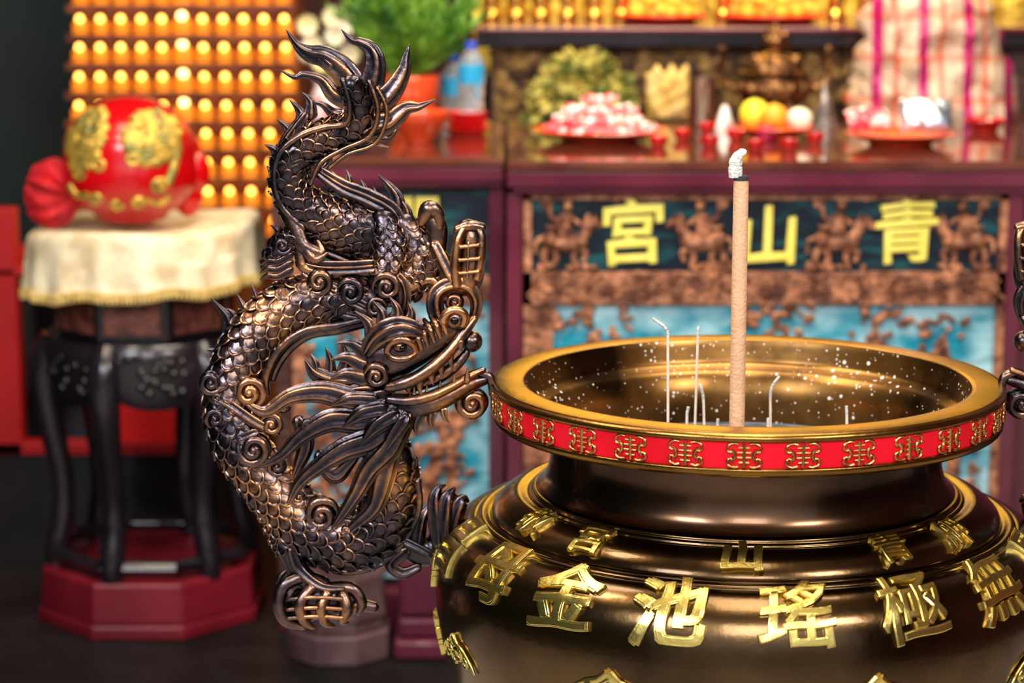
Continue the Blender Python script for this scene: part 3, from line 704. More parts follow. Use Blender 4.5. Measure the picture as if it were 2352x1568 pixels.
# ---------------------------------------------------------------- upper tier
tier=thing("altar_shelf","dark carved upper altar tier standing behind the offerings","altar shelf",Vector((.6,6.9,0)))
z3=1.392
b=MB(); box(b,-.10,1.9,6.46,7.4,z3-.015,z3); part(b,"shelf_top","plum",tier,bev=.004,smooth=False)
b=MB(); box(b,-.10,1.9,6.47,6.53,z3-.055,z3-.0155); part(b,"shelf_edge","blackwood",tier,bev=.006,smooth=False)
M['giltbrown']=mat("gilt_brown",(0.05,0.02,0.01),(0.42,0.24,0.06),rough=0.35,metal=.5,scale=30,bump=.8,bscale=50,lo=.42,hi=.68)
b=MB(); box(b,-.06,1.86,6.57,7.38,0,z3-.056)
part(b,"cabinet_body","brownwood",tier)
b=MB(); box(b,-.05,1.32,6.556,6.569,1.13,1.335); scroll_relief(b,-.02,1.3,1.15,1.325,6.558,200,8,s=.9); part(b,"gilt_carving","giltbrown",tier,label="brown-gold carved scrollwork")
M['goldwall']=mat("carved_gold",(0.40,0.20,0.01),(1.0,0.72,0.10),rough=0.3,metal=.7,scale=25,bump=1,bscale=40,lo=.4,hi=.6)
b=MB(); box(b,-.12,1.9,7.42,7.5,1.2,2.6); scroll_relief(b,-.1,1.4,1.4,1.75,7.42,260,9,s=1.6)
single(b,"carved_screen","goldwall","gilded carved wooden altar screen with dense scrollwork","carved screen",loc=(.9,7.46,1.2))
b=MB(); box(b,-.12,1.9,7.43,7.49,0,1.2); single(b,"screen_base","blackwood","dark wooden base supporting the gilded screen","base")
# ---------------------------------------------------------------- lamp tower (slightly tapering)
M['amber']=mat("amber_glass",(0.80,0.25,0.01),(0.38,0.08,0.004),rough=0.3,scale=40,emit=(1.0,0.27,0.012),estr=.8)
M['bulb']=mat("glowing_bulb",(1,.8,.4),emit=(1.0,0.40,0.045),estr=9)
M['bulbw']=mat("pale_bulb",(1,.9,.6),emit=(1.0,0.55,0.16),estr=9)
M['goldlamp']=mat("gold_statuette",(0.95,0.6,0.12),(0.5,0.22,0.03),rough=0.25,metal=1,scale=40)
M['niche']=mat("niche_brown",(0.09,0.015,0.006),(0.26,0.07,0.012),rough=0.3,scale=14)
YT_=7.2
pL=P(160,300,YT_).x; pR=P(690,300,YT_).x; pM=(pL+pR)/2
tw=thing("lamp_tower","tall brown-red tower with rows of glowing golden votive lamps","lamp tower",Vector((pM,YT_+.2,0)))
rowpx=[-28,40,105,172,238,302,368,434,500]
def hw(z): return (pR-pL)/2*(1-.10*(z-.8)/.8)
b=MB()
vs=[]
for z in(0,1.95):
    h_=hw(max(z,.8)); vs+=[(pM-h_-.02,YT_+.06,z),(pM+h_+.02,YT_+.06,z),(pM+h_+.02,YT_+.45,z),(pM-h_-.02,YT_+.45,z)]
b.add(vs,[(0,1,5,4),(1,2,6,5),(2,3,7,6),(3,0,4,7),(3,2,1,0),(4,5,6,7)]); part(b,"tower_body","niche",tw,smooth=False)
b=MB()
for y in rowpx:
    z=P(400,y+38,YT_).z; h_=hw(z); box(b,pM-h_-.02,pM+h_+.02,YT_-.022,YT_+.06,z-.022,z-.001)
part(b,"tower_shelf","niche",tw,smooth=False)
def lampm(w):
    lp=MB()
    lathe(lp,catm([(.001,0),(.024,0),(.025,.006),(.020,.011),(.024,.018),(.024,.028),(.016,.038),(.001,.042)],2),(0,0,0),16,m=0)
    ellip(lp,(0,-.012,.046),.0105,.0105,.0105,1,14,9)
    return mkmesh(lp,"votive_lamp",['amber',w])
lmes=[lampm('bulb'),lampm('bulbw')]
cols=11
for y in rowpx:
    z=P(400,y+38,YT_).z; h_=hw(z)-.02
    for i in range(cols):
        o=bpy.data.objects.new("votive_lamp",lmes[1 if i==5 else 0]); COL.objects.link(o); o.parent=tw
        o.location=Vector((pM-h_+2*h_*i/(cols-1),YT_+.003,z))-wpos(tw)
        if i==5: o.scale=(1.25,1.0,1.2)
# ---------------------------------------------------------------- red cabinet behind
def rp(px,py): return P(px,py,6.3)
zt=rp(200,618).z; zb=rp(200,1045).z; xl=-1.75; xr=rp(490,800).x
cab=thing("red_cabinet","bright red lacquered open-frame temple cabinet behind the dark stand","cabinet",Vector(((xl+xr)/2,6.5,0)))
b=MB(); box(b,xl,xr,6.30,6.8,zt-.02,zt)
box(b,rp(-60,600).x,rp(36,600).x,6.30,6.36,zb,rp(0,480).z)
box(b,xl,xr,6.30,6.36,zb,zb+.035); part(b,"frame","cabred",cab,bev=.004,smooth=False)
b=MB(); box(b,rp(190,0).x,xr,6.34,6.80,zb+.035,rp(0,890).z); part(b,"lower_panel","brightred",cab,smooth=False)
b=MB(); box(b,xl,xr,6.32,6.78,0,zb); box(b,xl+.02,xr-.02,6.7,6.78,zb,zt-.02); part(b,"dark_interior","blackwood",cab,smooth=False)
# ---------------------------------------------------------------- stand
SX,SY=P(335,700,5.62).x,5.62
st=thing("drum_stand","black carved wooden pedestal stand with curved legs on red octagonal base","stand",Vector((SX,SY,0)))
b=MB(); prism(b,(SX+.0,SY),.288,8,0,.035,rot=pi/8); prism(b,(SX,SY),.280,8,.035,.135,rot=pi/8,r2=.274); part(b,"base","basered",st,bev=.006,smooth=False,label="dark red octagonal base")
b=MB()
pts=[Vector((SX+.235*math.cos(pi/8+k*pi/4),SY+.235*math.sin(pi/8+k*pi/4),.165)) for k in range(9)]
for k in range(8): sweep(b,[pts[k],pts[k+1]],[.018,.018],n=8,flat=1,N=Vector((0,0,1)))
part(b,"stretcher_ring","blackwood",st)
for k in range(6):
    a=-pi/2+pi/6+k*pi/3+.25; d=Vector((math.cos(a),math.sin(a),0)); b=MB()
    q=catm([(.215,.69,.040),(.240,.64,.042),(.246,.57,.038),(.234,.47,.032),(.215,.36,.028),(.212,.27,.028),(.226,.20,.031),(.234,.16,.028),(.232,.136,.028)],5)
    sweep(b,[Vector((SX,SY,0))+d*t[0]+Vector((0,0,t[1])) for t in q],[t[2] for t in q],n=14,flat=1,N=d); part(b,"leg","blackwood",st)
b=MB()
def apf(r,z,a):
    return r, z-(.05*abs(math.sin(3*(a+pi/2-pi/6-.25)))**.6 if z<.63 else 0)
lathe(b,[(.225,.66),(.228,.61),(.240,.600),(.246,.62),(.250,.66),(.250,.69),(.24,.705),(.001,.712)],(SX,SY,0),96,fn=apf)
Rr=random.Random(4)
for k in range(150):
    a=Rr.uniform(0,2*pi); r=.243; x,y=SX+r*math.cos(a),SY+r*math.sin(a); z=Rr.uniform(.585,.685)
    if z<.612 and abs(math.sin(3*(a+pi/2-pi/6-.25)))<.5: z=.64
    ellip(b,(x,y,z),.013,.013,.011,0,8,6)
part(b,"carved_apron","blackwood",st)
b=MB(); prism(b,(SX,SY),.215,8,.71,.84,rot=pi/8); part(b,"waist","blackwood",st,smooth=False)
M['redwood']=mat("red_brown_panel",(0.07,0.014,0.010),(0.22,0.06,0.035),rough=0.35,scale=30,bump=.8)
for k in range(8):
    b=MB(); a=k*pi/4; n=Vector((math.cos(a),math.sin(a),0)); t=Vector((-n.y,n.x,0)); c=Vector((SX,SY,.765))+n*(.215*math.cos(pi/8)+.002)
    vs=[c+t*(u*.066)+Vector((0,0,w*.040))+n*dd for dd in(0,.006) for u,w in((-1,-1),(1,-1),(1,1),(-1,1))]
    b.add(vs,[(4,5,6,7),(0,1,5,4),(1,2,6,5),(2,3,7,6),(3,0,4,7)])
    part(b,"carved_panel","redwood",st,smooth=False,label="reddish brown carved panel")
b=MB(); lathe(b,[(.001,.838),(.24,.838),(.26,.85),(.26,.87),(.001,.872)],(SX,SY,0),48); part(b,"top_board","blackwood",st)
cl=thing("cushion","cream brocade cushion with draped cloth and gold fringe on the stand","cushion",Vector((SX,SY,.873)))
def clf(r,z,a):
    k=max(0,(.95-z)/.12) if r>.2 else 0
    q=(r/.29)**3
    tilt=.016*math.cos(a)*q+.012*math.sin(3*a+1)*q*(1 if z>.9 else .3)
    return r+k*.011*math.sin(17*a)+.006*math.sin(5*a)*k, z+tilt+.005*math.sin(9*a)*k
prof=catm([(.001,.950),(.12,.952),(.19,.960),(.24,.970),(.27,.966),(.280,.95),(.283,.92),(.286,.89),(.288,.86),(.290,.838)],4)
b=MB(); lathe(b,prof,(SX,SY,0),120,fn=clf); lathe(b,[(.290,.838),(.284,.838),(.280,.90),(.26,.94),(.24,.9),(.001,.874)],(SX,SY,0),120,fn=clf); part(b,"draped_cloth","cloth",cl,ang=80)
b=MB()
for k in range(170):
    a=2*pi*k/170; r,z=clf(.290,.839,a); x,y=SX+r*math.cos(a),SY+r*math.sin(a)
    sweep(b,[Vector((x,y,z)),Vector((x,y,z-.014)),Vector((x,y,z-.026))],[.0055,.006,.003],n=6,flat=1,N=Vector((math.cos(a),math.sin(a),0)))
part(b,"fringe","fringe",cl,label="gold tassel fringe")
# wooden fish
M['olivegold']=mat("olive_gold",(0.60,0.38,0.06),(0.22,0.20,0.05),rough=0.4,metal=.6,scale=30,lo=.45,hi=.62)
fx=P(300,410,SY).x; fz0=.958; RX,RZ=.165,.156
wf=thing("wooden_fish","glossy red round wooden fish drum with raised gold patterns on cushion","wooden fish drum",Vector((fx,SY,fz0)))
fc=Vector((fx,SY,fz0+RZ))
def fishk(n):
    k=1.0+.05*math.exp(-((n.z+.45)/.25)**2)+.03*math.exp(-((n.z-.55)/.2)**2)*abs(n.x)-.03*math.exp(-((n.z-.1)/.2)**2)
    if abs(n.z+.80)<.045: k*=.9
    return k
b=MB(); vs=[];fs=[];nu,nv=64,40
for j in range(nv+1):
    t=pi*j/nv
    for i in range(nu):
        a=2*pi*i/nu; n=Vector((math.sin(t)*math.cos(a),math.sin(t)*math.sin(a),math.cos(t))); k=fishk(n)
        vs.append(fc+Vector((n.x*RX*k,n.y*RX*.95*k,n.z*RZ)))
for j in range(nv):
    for i in range(nu):
        a=j*nu+i;c_=j*nu+(i+1)%nu; fs.append((a,a+nu,c_+nu,c_))
b.add(vs,fs); part(b,"drum_body","red",wf,ang=60)
b=MB()
def onfish(u,v,w=0):
    y=-math.sqrt(max(0,1-u*u-v*v)); n=Vector((u,y,v)); k=fishk(n) if abs(v+.8)>.05 else 1
    return fc+Vector((n.x*(RX*k+w),n.y*(RX*.95*k+w),n.z*(RZ+w)))
def fst(pts,w):
    q=catm(pts,6); sweep(b,[onfish(*p) for p in q],[w]*len(q),n=8,flat=.8)
def fspiral(u,v,R,turns,d,t0,w):
    fst([(u+R*(1-.85*t/10)*math.cos(t0+d*2*pi*turns*t/10),v+R*(1-.85*t/10)*math.sin(t0+d*2*pi*turns*t/10)) for t in range(11)],w)
Rf=random.Random(2)
for cx,cz,ax,az,rot in ((-.50,.38,.24,.48,-.35),(.42,.42,.34,.40,.45)):
    for k in range(260):
        u=Rf.uniform(-1,1);v=Rf.uniform(-1,1)
        if u*u+v*v>1: continue
        uu=cx+(u*ax*math.cos(rot)-v*az*math.sin(rot)); vv=cz+(u*ax*math.sin(rot)+v*az*math.cos(rot))
        if uu*uu+vv*vv>.93: continue
        c=onfish(uu,vv); ellip(b,c,.014,.006,.011,0,8,6)
fspiral(-.30,.05,.12,1.3,1,2,.006); fspiral(.18,.14,.13,1.3,-1,1,.006); fspiral(-.62,-.10,.10,1.2,-1,0,.006)
fst([(.66,.5),(.78,.25),(.72,-.05),(.62,-.25)],.012); fspiral(.52,-.30,.12,1.3,1,0,.007)
fst([(-.75,-.30),(-.62,-.45),(-.45,-.42)],.010); fspiral(-.36,-.50,.09,1.2,1,0,.008); fspiral(-.08,-.56,.08,1.2,-1,0,.008); fspiral(.22,-.55,.09,1.2,1,0,.008)
fst([(.34,-.50),(.5,-.56),(.62,-.45)],.009)
part(b,"gold_pattern","olivegold",wf,label="raised olive-gold painted pattern")
M['redcloth']=mat("red_velvet",(0.55,0.002,0.008),(0.28,0.001,0.005),rough=0.7,scale=14,bump=.6)
b=MB()
for tx,ty,w0,w1 in ((66,415,.045,.074),(66,475,.040,.066),(108,385,.035,.058),(98,500,.035,.048)):
    A=P(175,450,SY-.03); B_=P(tx,ty,SY-.03); Mi=A.lerp(B_,.55)
    q=catm([(*A,w0*.6),(*Mi,w1),(*B_,w1*.5)],8); sweep(b,[Vector(t[:3]) for t in q],[t[3] for t in q],n=48,flat=.8,ridges=9,amp=.28)
part(b,"red_cloth_bow","redcloth",wf,label="pleated red cloth bow")
b=MB()
for px,py,rr in((445,395,.040),(430,345,.032),(432,450,.036)):
    p=P(px,py,SY+.02); ellip(b,p,rr,rr,rr*1.4,0,14,10)
part(b,"handle","red",wf)
# ---------------------------------------------------------------- offerings
M['plate']=mat("orange_lacquer_plate",(0.80,0.10,0.02),(0.65,0.05,0.015),rough=0.2,scale=5,coat=.5)
M['pink']=mat("candy_pink",(0.85,0.06,0.10),(0.95,0.70,0.65),rough=0.3,scale=40,lo=.5,hi=.58)
M['white']=mat("white_wrap",(0.9,0.86,0.82),(0.8,0.3,0.3),rough=0.3,scale=30,lo=.48,hi=.58)
M['orangef']=mat("orange_peel",(0.95,0.36,0.02),(1.0,0.48,0.04),rough=0.4,scale=20,bump=.2)
M['lemon']=mat("lemon_peel",(0.9,0.72,0.03),(0.95,0.8,0.1),rough=0.4,scale=20)
M['garlic']=mat("pale_fruit",(0.85,0.75,0.55),(0.9,0.85,0.7),rough=0.5,scale=10)
M['magenta']=mat("magenta_skin",(0.6,0.01,0.12),(0.4,0.005,0.05),rough=0.4,scale=10)
M['steel']=mat("steel",(0.55,0.50,0.45),rough=0.22,metal=1)
M['silver']=mat("silver_foil",(0.85,0.9,0.95),(0.4,0.55,0.7),rough=0.2,metal=.8,scale=20,bump=.8)
M['green']=mat("leaf_green",(0.02,0.13,0.01),(0.20,0.42,0.03),rough=0.5,scale=15)
M['herb']=mat("dried_herb",(0.08,0.12,0.015),(0.62,0.50,0.10),rough=0.6,scale=18,lo=.4,hi=.62)
M['plastic']=mat("clear_plastic",(0.75,0.86,0.92),rough=0.08,trans=.8,ior=1.3)
M['bluecap']=mat("blue_cap",(0.01,0.06,0.5),rough=0.3)
M['label']=mat("blue_label",(0.02,0.35,0.65),(0.8,0.9,0.95),rough=0.35,scale=12,lo=.5,hi=.56)
M['tbronze']=mat("tabletop_bronze",(0.07,0.03,0.015),(0.40,0.20,0.08),rough=0.3,metal=1,scale=35,bump=1,bscale=60,lo=.4,hi=.62)
M['paperY']=mat("yellow_bag",(0.55,0.32,0.06),(0.82,0.58,0.22),rough=0.5,scale=14,bump=1,bscale=25)
M['flower']=mat("cream_petals",(0.95,0.8,0.35),(0.9,0.85,0.7),rough=0.6,scale=10)
M['silverc']=mat("aged_silver",(0.20,0.19,0.18),(0.55,0.50,0.45),rough=0.35,metal=.9,scale=30,bump=.6)
def bagmat():
    m,nt,bs_=ntm("striped_plastic"); N=nt.nodes;L=nt.links
    tc=N.new("ShaderNodeTexCoord"); sx=N.new("ShaderNodeSeparateXYZ"); L.new(tc.outputs["Object"],sx.inputs[0])
    n=N.new("ShaderNodeTexNoise"); n.inputs["Scale"].default_value=9; n.inputs["Detail"].default_value=6; L.new(tc.outputs["Object"],n.inputs["Vector"])
    def stripes(src,mul,add,stops):
        ma=N.new("ShaderNodeMath"); ma.operation='MULTIPLY_ADD'; ma.inputs[1].default_value=mul; ma.inputs[2].default_value=add; L.new(src,ma.inputs[0])
        fr=N.new("ShaderNodeMath"); fr.operation='FRACT'; L.new(ma.outputs[0],fr.inputs[0])
        r=N.new("ShaderNodeValToRGB"); r.color_ramp.interpolation='CONSTANT'; e=r.color_ramp.elements
        e[0].position=0; e[0].color=stops[0][1]; e[1].position=stops[1][0]; e[1].color=stops[1][1]
        for p_,c_ in stops[2:]: k=e.new(p_); k.color=c_
        L.new(fr.outputs[0],r.inputs[0]); return r
    W=(1,1,1,1)
    v=stripes(sx.outputs[0],8.5,20.2,[(0,(.60,.43,.29,1)),(.12,(.66,.12,.07,1)),(.22,(.62,.45,.31,1)),(.5,(.64,.47,.34,1)),(.66,(.46,.01,.14,1)),(.88,(.60,.41,.29,1))])
    h=stripes(sx.outputs[2],9,.1,[(0,W),(.58,(.95,.36,.24,1)),(.78,W)])
    mx=N.new("ShaderNodeMix"); mx.data_type='RGBA'; mx.blend_type='MULTIPLY'; mx.inputs[0].default_value=.6
    L.new(v.outputs[0],mx.inputs[6]); L.new(h.outputs[0],mx.inputs[7]); L.new(mx.outputs[2],bs_.inputs["Base Color"])
    bp=N.new("ShaderNodeBump"); bp.inputs["Strength"].default_value=1; bp.inputs["Distance"].default_value=.06; L.new(n.outputs["Fac"],bp.inputs["Height"]); L.new(bp.outputs[0],bs_.inputs["Normal"])
    bs_.inputs["Roughness"].default_value=.35
    return m
M['bag']=bagmat()
def plate(px,py,rpx,label,name="plate",mt='plate',z=ZT+.0005,h=.028):
    p=on(px,py,z); r=rpx/(F/p.y); b=MB()
    lathe(b,[(.001,0),(r*.55,0),(r*.58,.006),(r*.8,h*.6),(r,h),(r*.985,h+.002),(r*.78,h*.65+.003),(r*.55,.010),(.001,.009)],p,48)
    single(b,name,mt,label,"plate",loc=p); return p,r
pc,rc=plate(1378,322,158,"orange lacquer plate piled with pink wrapped candies")
cm=MB(); ellip(cm,(0,0,0),.0165,.0125,.012,0,12,8)
for s_ in(-1,1):
    vs=[(s_*.014,0,0)]+[(s_*.0225,.009*math.cos(a),.009*math.sin(a)) for a in [k*pi/3 for k in range(6)]]
    cm.add(vs,[(0,1+k,1+(k+1)%6) for k in range(6)],0)
mes=[mkmesh(cm,"wrapped_candy",[k]) for k in('pink','white')]
random.seed(11); ci=0
for lay,(rmax,ox) in enumerate(((.80,0),(.66,.022),(.48,0),(.30,.022))):
    sp_=.0465
    for iy in range(-5,6):
        for ix in range(-5,6):
            x=(ix+(.5 if iy%2 else 0))*sp_+ox; y=iy*sp_*.866+ox*.58; rr=math.hypot(x,y)
            if rr>rc*rmax: continue
            rise=.030 if lay==0 and rr>rc*.6 else .026
            o=thing("wrapped_candy","pink and white wrapped candy heaped on the orange plate","candy",pc+Vector((x,y,rise+.0255*lay)),"wrapped candies on the orange plate",mes[(ci*7//3)%2])
            o.rotation_euler=(0,0,random.uniform(0,6)); ci+=1
M['cuphighlight']=mat("cup_highlight_glow",(1,.8,.5),emit=(1,.6,.3),estr=4)  # emission paints bright highlights into some of the cups
M['redglass']=mat("red_glass_cup",(0.5,0.01,0.01),rough=0.08,coat=.5)
for i,(px,py) in enumerate(((1567,322),(1625,306),(1690,322),(1812,345),(1735,346),(1512,338),(1630,338),(1872,330))):
    p=on(px,py,ZT+.0005); b=MB(); r=thing("tea_cup","small glossy red offering cup with pale rim on altar","cup",p,"small red cups on the altar")
    lathe(b,[(.001,0),(.014,0),(.016,.003),(.021,.014),(.023,.026),(.021,.026),(.018,.014),(.001,.008)],p,24); part(b,"cup","redglass",r)
    b=MB(); lathe(b,[(.0205,.022),(.001,.024)],p,24); part(b,"liquid","cuphighlight" if i in(0,1,2,5) else 'white',r)
pf,rf=plate(1778,318,92,"red lacquer plate holding lemons and oranges")
def fruit(name,label,mt,c,r,zs=1.0,g=None):
    b=MB(); ellip(b,c,r,r,r*zs,0,24,14); th=thing(name,label,"fruit",Vector(c)-Vector((0,0,r*zs)),g); part(b,"flesh",mt,th)
    b=MB(); lathe(b,[(.001,c[2]+r*zs+.005),(.003,c[2]+r*zs+.004),(.004,c[2]+r*zs-.003)],(c[0],c[1],0),8); part(b,"stem","green",th)
for nm,lab,mt,px,py,dy,r,zs in (("lemon","bright yellow lemon in the fruit plate","lemon",1733,262,.03,.038,1),("orange","ripe orange in the fruit plate","orangef",1778,268,-.03,.034,.95),("pear","pale round fruit in the fruit plate","garlic",1836,275,.03,.034,.9),("dragon_fruit","magenta dragon fruit under the lemons","magenta",1760,309,-.055,.027,.85)):
    fruit(nm,lab,mt,P(px,py,pf.y+dy),r,zs)
pp,rp_=plate(2068,332,128,"orange plate with pink snack pack and silver pouch")
def pillow(w,d,h,mt,name,label,cat,loc,rz=0,rx=0,g=None,crumple=0):
    b=MB(); nx,nz=18,14; vs=[];fs=[]
    for s_ in(-1,1):
        for j in range(nz+1):
            for i in range(nx+1):
                u,v=-1+2*i/nx,-1+2*j/nz; t=((1-u**4)*(1-v**4))**.5
                cr=crumple*(math.sin(7*u+4*v+s_)+math.sin(11*v-5*u))
                vs.append(Vector((u*w/2*(1-crumple*4*max(0,v)),s_*d/2*t*(1+.15*math.sin(5*u+3*v))+cr*.3*t,v*h/2+h/2+(crumple*math.sin(9*u) if v>.2 else 0))))
    m=(nx+1)*(nz+1)
    for s_ in(0,1):
        for j in range(nz):
            for i in range(nx):
                a=s_*m+j*(nx+1)+i; q=(a,a+1,a+nx+2,a+nx+1); fs.append(q if s_==0 else tuple(reversed(q)))
    b.add(vs,fs); o=thing(name,label,cat,loc,g,mkmesh(b,name,mt)); o.rotation_euler=(rx,0,rz); return o
p=P(2128,318,pp.y-.02); pillow(.125,.05,.085,'silver',"snack_pouch","shiny silver and blue foil pouch on the plate","snack pouch",Vector((p.x,p.y,ZT+.032)),rx=-.4)
p=P(2002,318,pp.y); pillow(.11,.04,.06,'pink',"snack_pack","pink wrapped snack pack lying on the plate","snack pack",Vector((p.x,p.y,ZT+.042)),rx=-.9,rz=.2)
plate(2262,300,50,"red lacquer plate beside the striped bag",mt='redglass')
# striped bag
p=P(2140,200,6.22); b=MB(); nu,nz=60,26
def bagf(t,a):
    w=.215-.03*t-.05*t*t; d=.11*(1-.25*t)
    x=w*math.copysign(abs(math.cos(a))**.7,math.cos(a)); y=d*math.copysign(abs(math.sin(a))**.8,math.sin(a))
    wr=.012*math.sin(6*a+9*t)+.010*math.sin(11*a-14*t)+.008*math.sin(23*t+3*a)
    x+= -.04*t*t+wr*math.cos(a)*1.2; y+=wr
    if t>.85: x*=1-(t-.85)*1.6; y*=1-(t-.85)*3
    return Vector((p.x+.02+x,p.y+.07+y,ZT+.001+.36*t+(.02*math.sin(4*a) if t>.5 else 0)))
vs=[bagf(j/nz,2*pi*i/nu) for j in range(nz+1) for i in range(nu)]; fs=[]
for j in range(nz):
    for i in range(nu): fs.append((j*nu+i,j*nu+(i+1)%nu,(j+1)*nu+(i+1)%nu,(j+1)*nu+i))
fs.append(tuple(reversed(range(nu)))); fs.append(tuple(nz*nu+i for i in range(nu)))
b.add(vs,fs); single(b,"striped_bag","bag","large cream plastic bag with red and magenta stripes on altar","bag",ang=70)
p=P(1612,270,6.18); b=MB(); cr=.038
lathe(b,[(.001,0),(cr*.9,0),(cr,.005),(cr,.125),(cr*1.06,.129),(cr*.97,.129),(cr*.94,.01),(.001,.009)],(p.x,p.y,ZT+.0005),40); single(b,"steel_cup","steel","polished stainless steel cup standing on the altar","cup")
p=P(1662,272,6.12); b=MB(); lathe(b,[(.001,0),(.026,0),(.012,.05),(.006,.062),(.001,.064)],(p.x,p.y-.03,ZT+.0005),24); single(b,"glare_cone","white","small white cone standing in for glare beside the steel cup","painted glare")  # white cone shaped to stand in for a glare
p=P(1893,272,6.12); b=MB(); lathe(b,[(.001,0),(.034,0),(.034,.01),(.028,.012),(.030,.03),(.024,.032),(.025,.05),(.019,.052),(.020,.07),(.013,.072),(.010,.09),(.004,.11),(.001,.125)],(p.x,p.y,ZT+.0005),24); single(b,"small_pagoda","silverc","small tiered silver pagoda ornament standing on the altar","ornament",ang=30)
# bronze tripod censer
c=P(1778,262,6.27); c.z=ZT+.003
tc=thing("tripod_censer","small bronze tripod censer with tall handles and domed lid","censer",c)
b=MB(); lathe(b,catm([(.001,.035),(.05,.04),(.085,.06),(.10,.09),(.095,.115),(.085,.125),(.095,.132),(.095,.138),(.001,.139)],3),c,40)
for k in range(16):
    a=2*pi*k/16; ellip(b,c+Vector((.095*math.cos(a),.095*math.sin(a),.095)),.014,.014,.016,0,8,6)
part(b,"bowl","tbronze",tc)
b=MB(); lathe(b,catm([(.08,.138),(.07,.16),(.04,.18),(.02,.19),(.028,.205),(.03,.22),(.015,.24),(.006,.26),(.001,.262)],3),c,32)
for k in range(10):
    a=2*pi*k/10; ellip(b,c+Vector((.06*math.cos(a),.06*math.sin(a),.168)),.012,.012,.010,0,8,6)
for dx,dz in((-.02,.215),(.022,.225),(-.012,.24),(.03,.205)): ellip(b,c+Vector((dx,0,dz)),.014,.012,.016,0,8,6)
part(b,"lid","tbronze",tc)
for k in range(3):
    a=-pi/2+.5+2*pi*k/3; b=MB(); d=Vector((math.cos(a),math.sin(a),0))
    sweep(b,[c+d*.065+Vector((0,0,.06)),c+d*.075+Vector((0,0,.03)),c+d*.07],[.018,.012,.014],n=10,flat=1,N=d); part(b,"leg","tbronze",tc)
for s_ in(-1,1):
    b=MB(); q=catm([(.09,.09),(.13,.10),(.145,.14),(.135,.18),(.15,.20)],4); sweep(b,[c+Vector((s_*a,0,z)) for a,z in q],[.010]*len(q),n=8,flat=1); part(b,"handle","tbronze",tc)
def leaves(c,rx,ry,rz,n,length=.06,wid=.012,up=0.0,seed=1):
    R=random.Random(seed); b=MB()
    for i in range(n):
        u=R.uniform(-1,1);v=R.uniform(-1,1);w=R.uniform(0,1)
        p=Vector((c[0]+u*rx*math.sqrt(1-w*w*.7),c[1]+v*ry,c[2]+.02+w*rz*(1-.3*u*u)))
        d=Vector((u*.5+R.uniform(-1,1),R.uniform(-.4,.4),up+R.uniform(-.6,.6))).normalized(); L=length*R.uniform(.6,1.3)
        s=d.cross(Vector((R.uniform(-1,1),R.uniform(-1,1),.4))).normalized()*wid
        e=p+d*L; dr=Vector((0,0,-L*.15)); m_=p+d*L*.5
        b.add([p,m_+s,e+dr,m_-s],[(0,1,2,3)])
    return b
p=P(1340,262,6.28)
b=leaves((p.x,p.y,ZT),.125,.07,.155,1500,length=.05,wid=.011,up=.15,seed=2)
for v in b.v: v.y=min(v.y,6.44); v.z=max(v.z,ZT+.001); v.x=min(v.x,p.x+.145)
single(b,"herb_bundle","herb","heap of dried yellow-green herbs lying on the altar","herbs",smooth=False,kind="stuff")
p=P(1535,262,6.33); pillow(.12,.07,.14,'paperY',"paper_bag","crumpled yellow paper bag beside the herbs","bag",Vector((p.x,p.y,ZT+.002)),rx=-.1,rz=.1,crumple=.012)
# potted plant
pc2=P(945,200,6.10); pc2.z=ZT-.0035
pot=thing("potted_plant","dense feathery green plant in an orange-red pot on altar","potted plant",pc2)
b=MB(); lathe(b,catm([(.001,0),(.04,0),(.045,.01),(.06,.06),(.07,.10),(.072,.14),(.066,.142),(.06,.12),(.001,.12)],3),pc2,32); part(b,"pot","plate",pot)
b=MB(); R=random.Random(9)
for i in range(100):
    a=R.uniform(0,6.28); l=R.uniform(.1,.32); dd=Vector((math.cos(a)*R.uniform(.1,.85),math.sin(a)*.45,1)).normalized()
    q=[pc2+Vector((0,0,.12))+dd*l*t+Vector((math.cos(a),math.sin(a)*.6,0))*.06*t*t for t in(0,.33,.66,1)]
    sweep(b,q,[.002,.002,.0015,.001],n=4,flat=1)
    for t in range(30):
        k=R.uniform(.2,1); i0=min(2,int(k*3)); pp_=q[i0].lerp(q[i0+1],k*3-i0); d=(dd+Vector((R.uniform(-1,1),R.uniform(-1,1),R.uniform(-.3,.6)))).normalized(); s=d.cross(Vector((R.uniform(-1,1),1,0))).normalized()*.005
        e=pp_+d*.045; m_=pp_+d*.02; b.add([pp_,m_+s,e,m_-s],[(0,1,2,3)])
part(b,"foliage","green",pot,smooth=False)
fb=P(745,200,6.3); fb.z=ZT-.0035
fv=thing("flower_vase","cream flowers in a white vase on the side altar","flower vase",fb)
b=MB(); lathe(b,catm([(.001,0),(.03,0),(.042,.05),(.026,.10),(.034,.125),(.026,.12)],3),fb,24); part(b,"vase","white",fv)
b=MB(); bs2=MB()
for i in range(11):
    x=P(745+R.uniform(-60,60),60+R.uniform(-50,90),6.3)+Vector((0,R.uniform(-.03,.03),0))
    for k in range(14):
        a=2*pi*k/14; d=Vector((math.cos(a),-.5,math.sin(a))).normalized(); s=d.cross(Vector((0,1,0))).normalized()*.008
        b.add([x,x+d*.018+s,x+d*.036,x+d*.018-s],[(0,1,2,3)])
    sweep(bs2,[x,fb+Vector((0,0,.12))],[.003,.003],n=5,flat=1)
part(b,"blossom","flower",fv,smooth=False); part(bs2,"stem","green",fv)
p=P(962,300,5.78); b=MB(); lathe(b,catm([(.001,0),(.03,0),(.035,.008),(.05,.03),(.070,.055),(.078,.075),(.073,.075),(.05,.04),(.001,.02)],3),(p.x,p.y,ZT-.0035),40); single(b,"bowl","plate","orange lacquer bowl on the side altar","bowl")
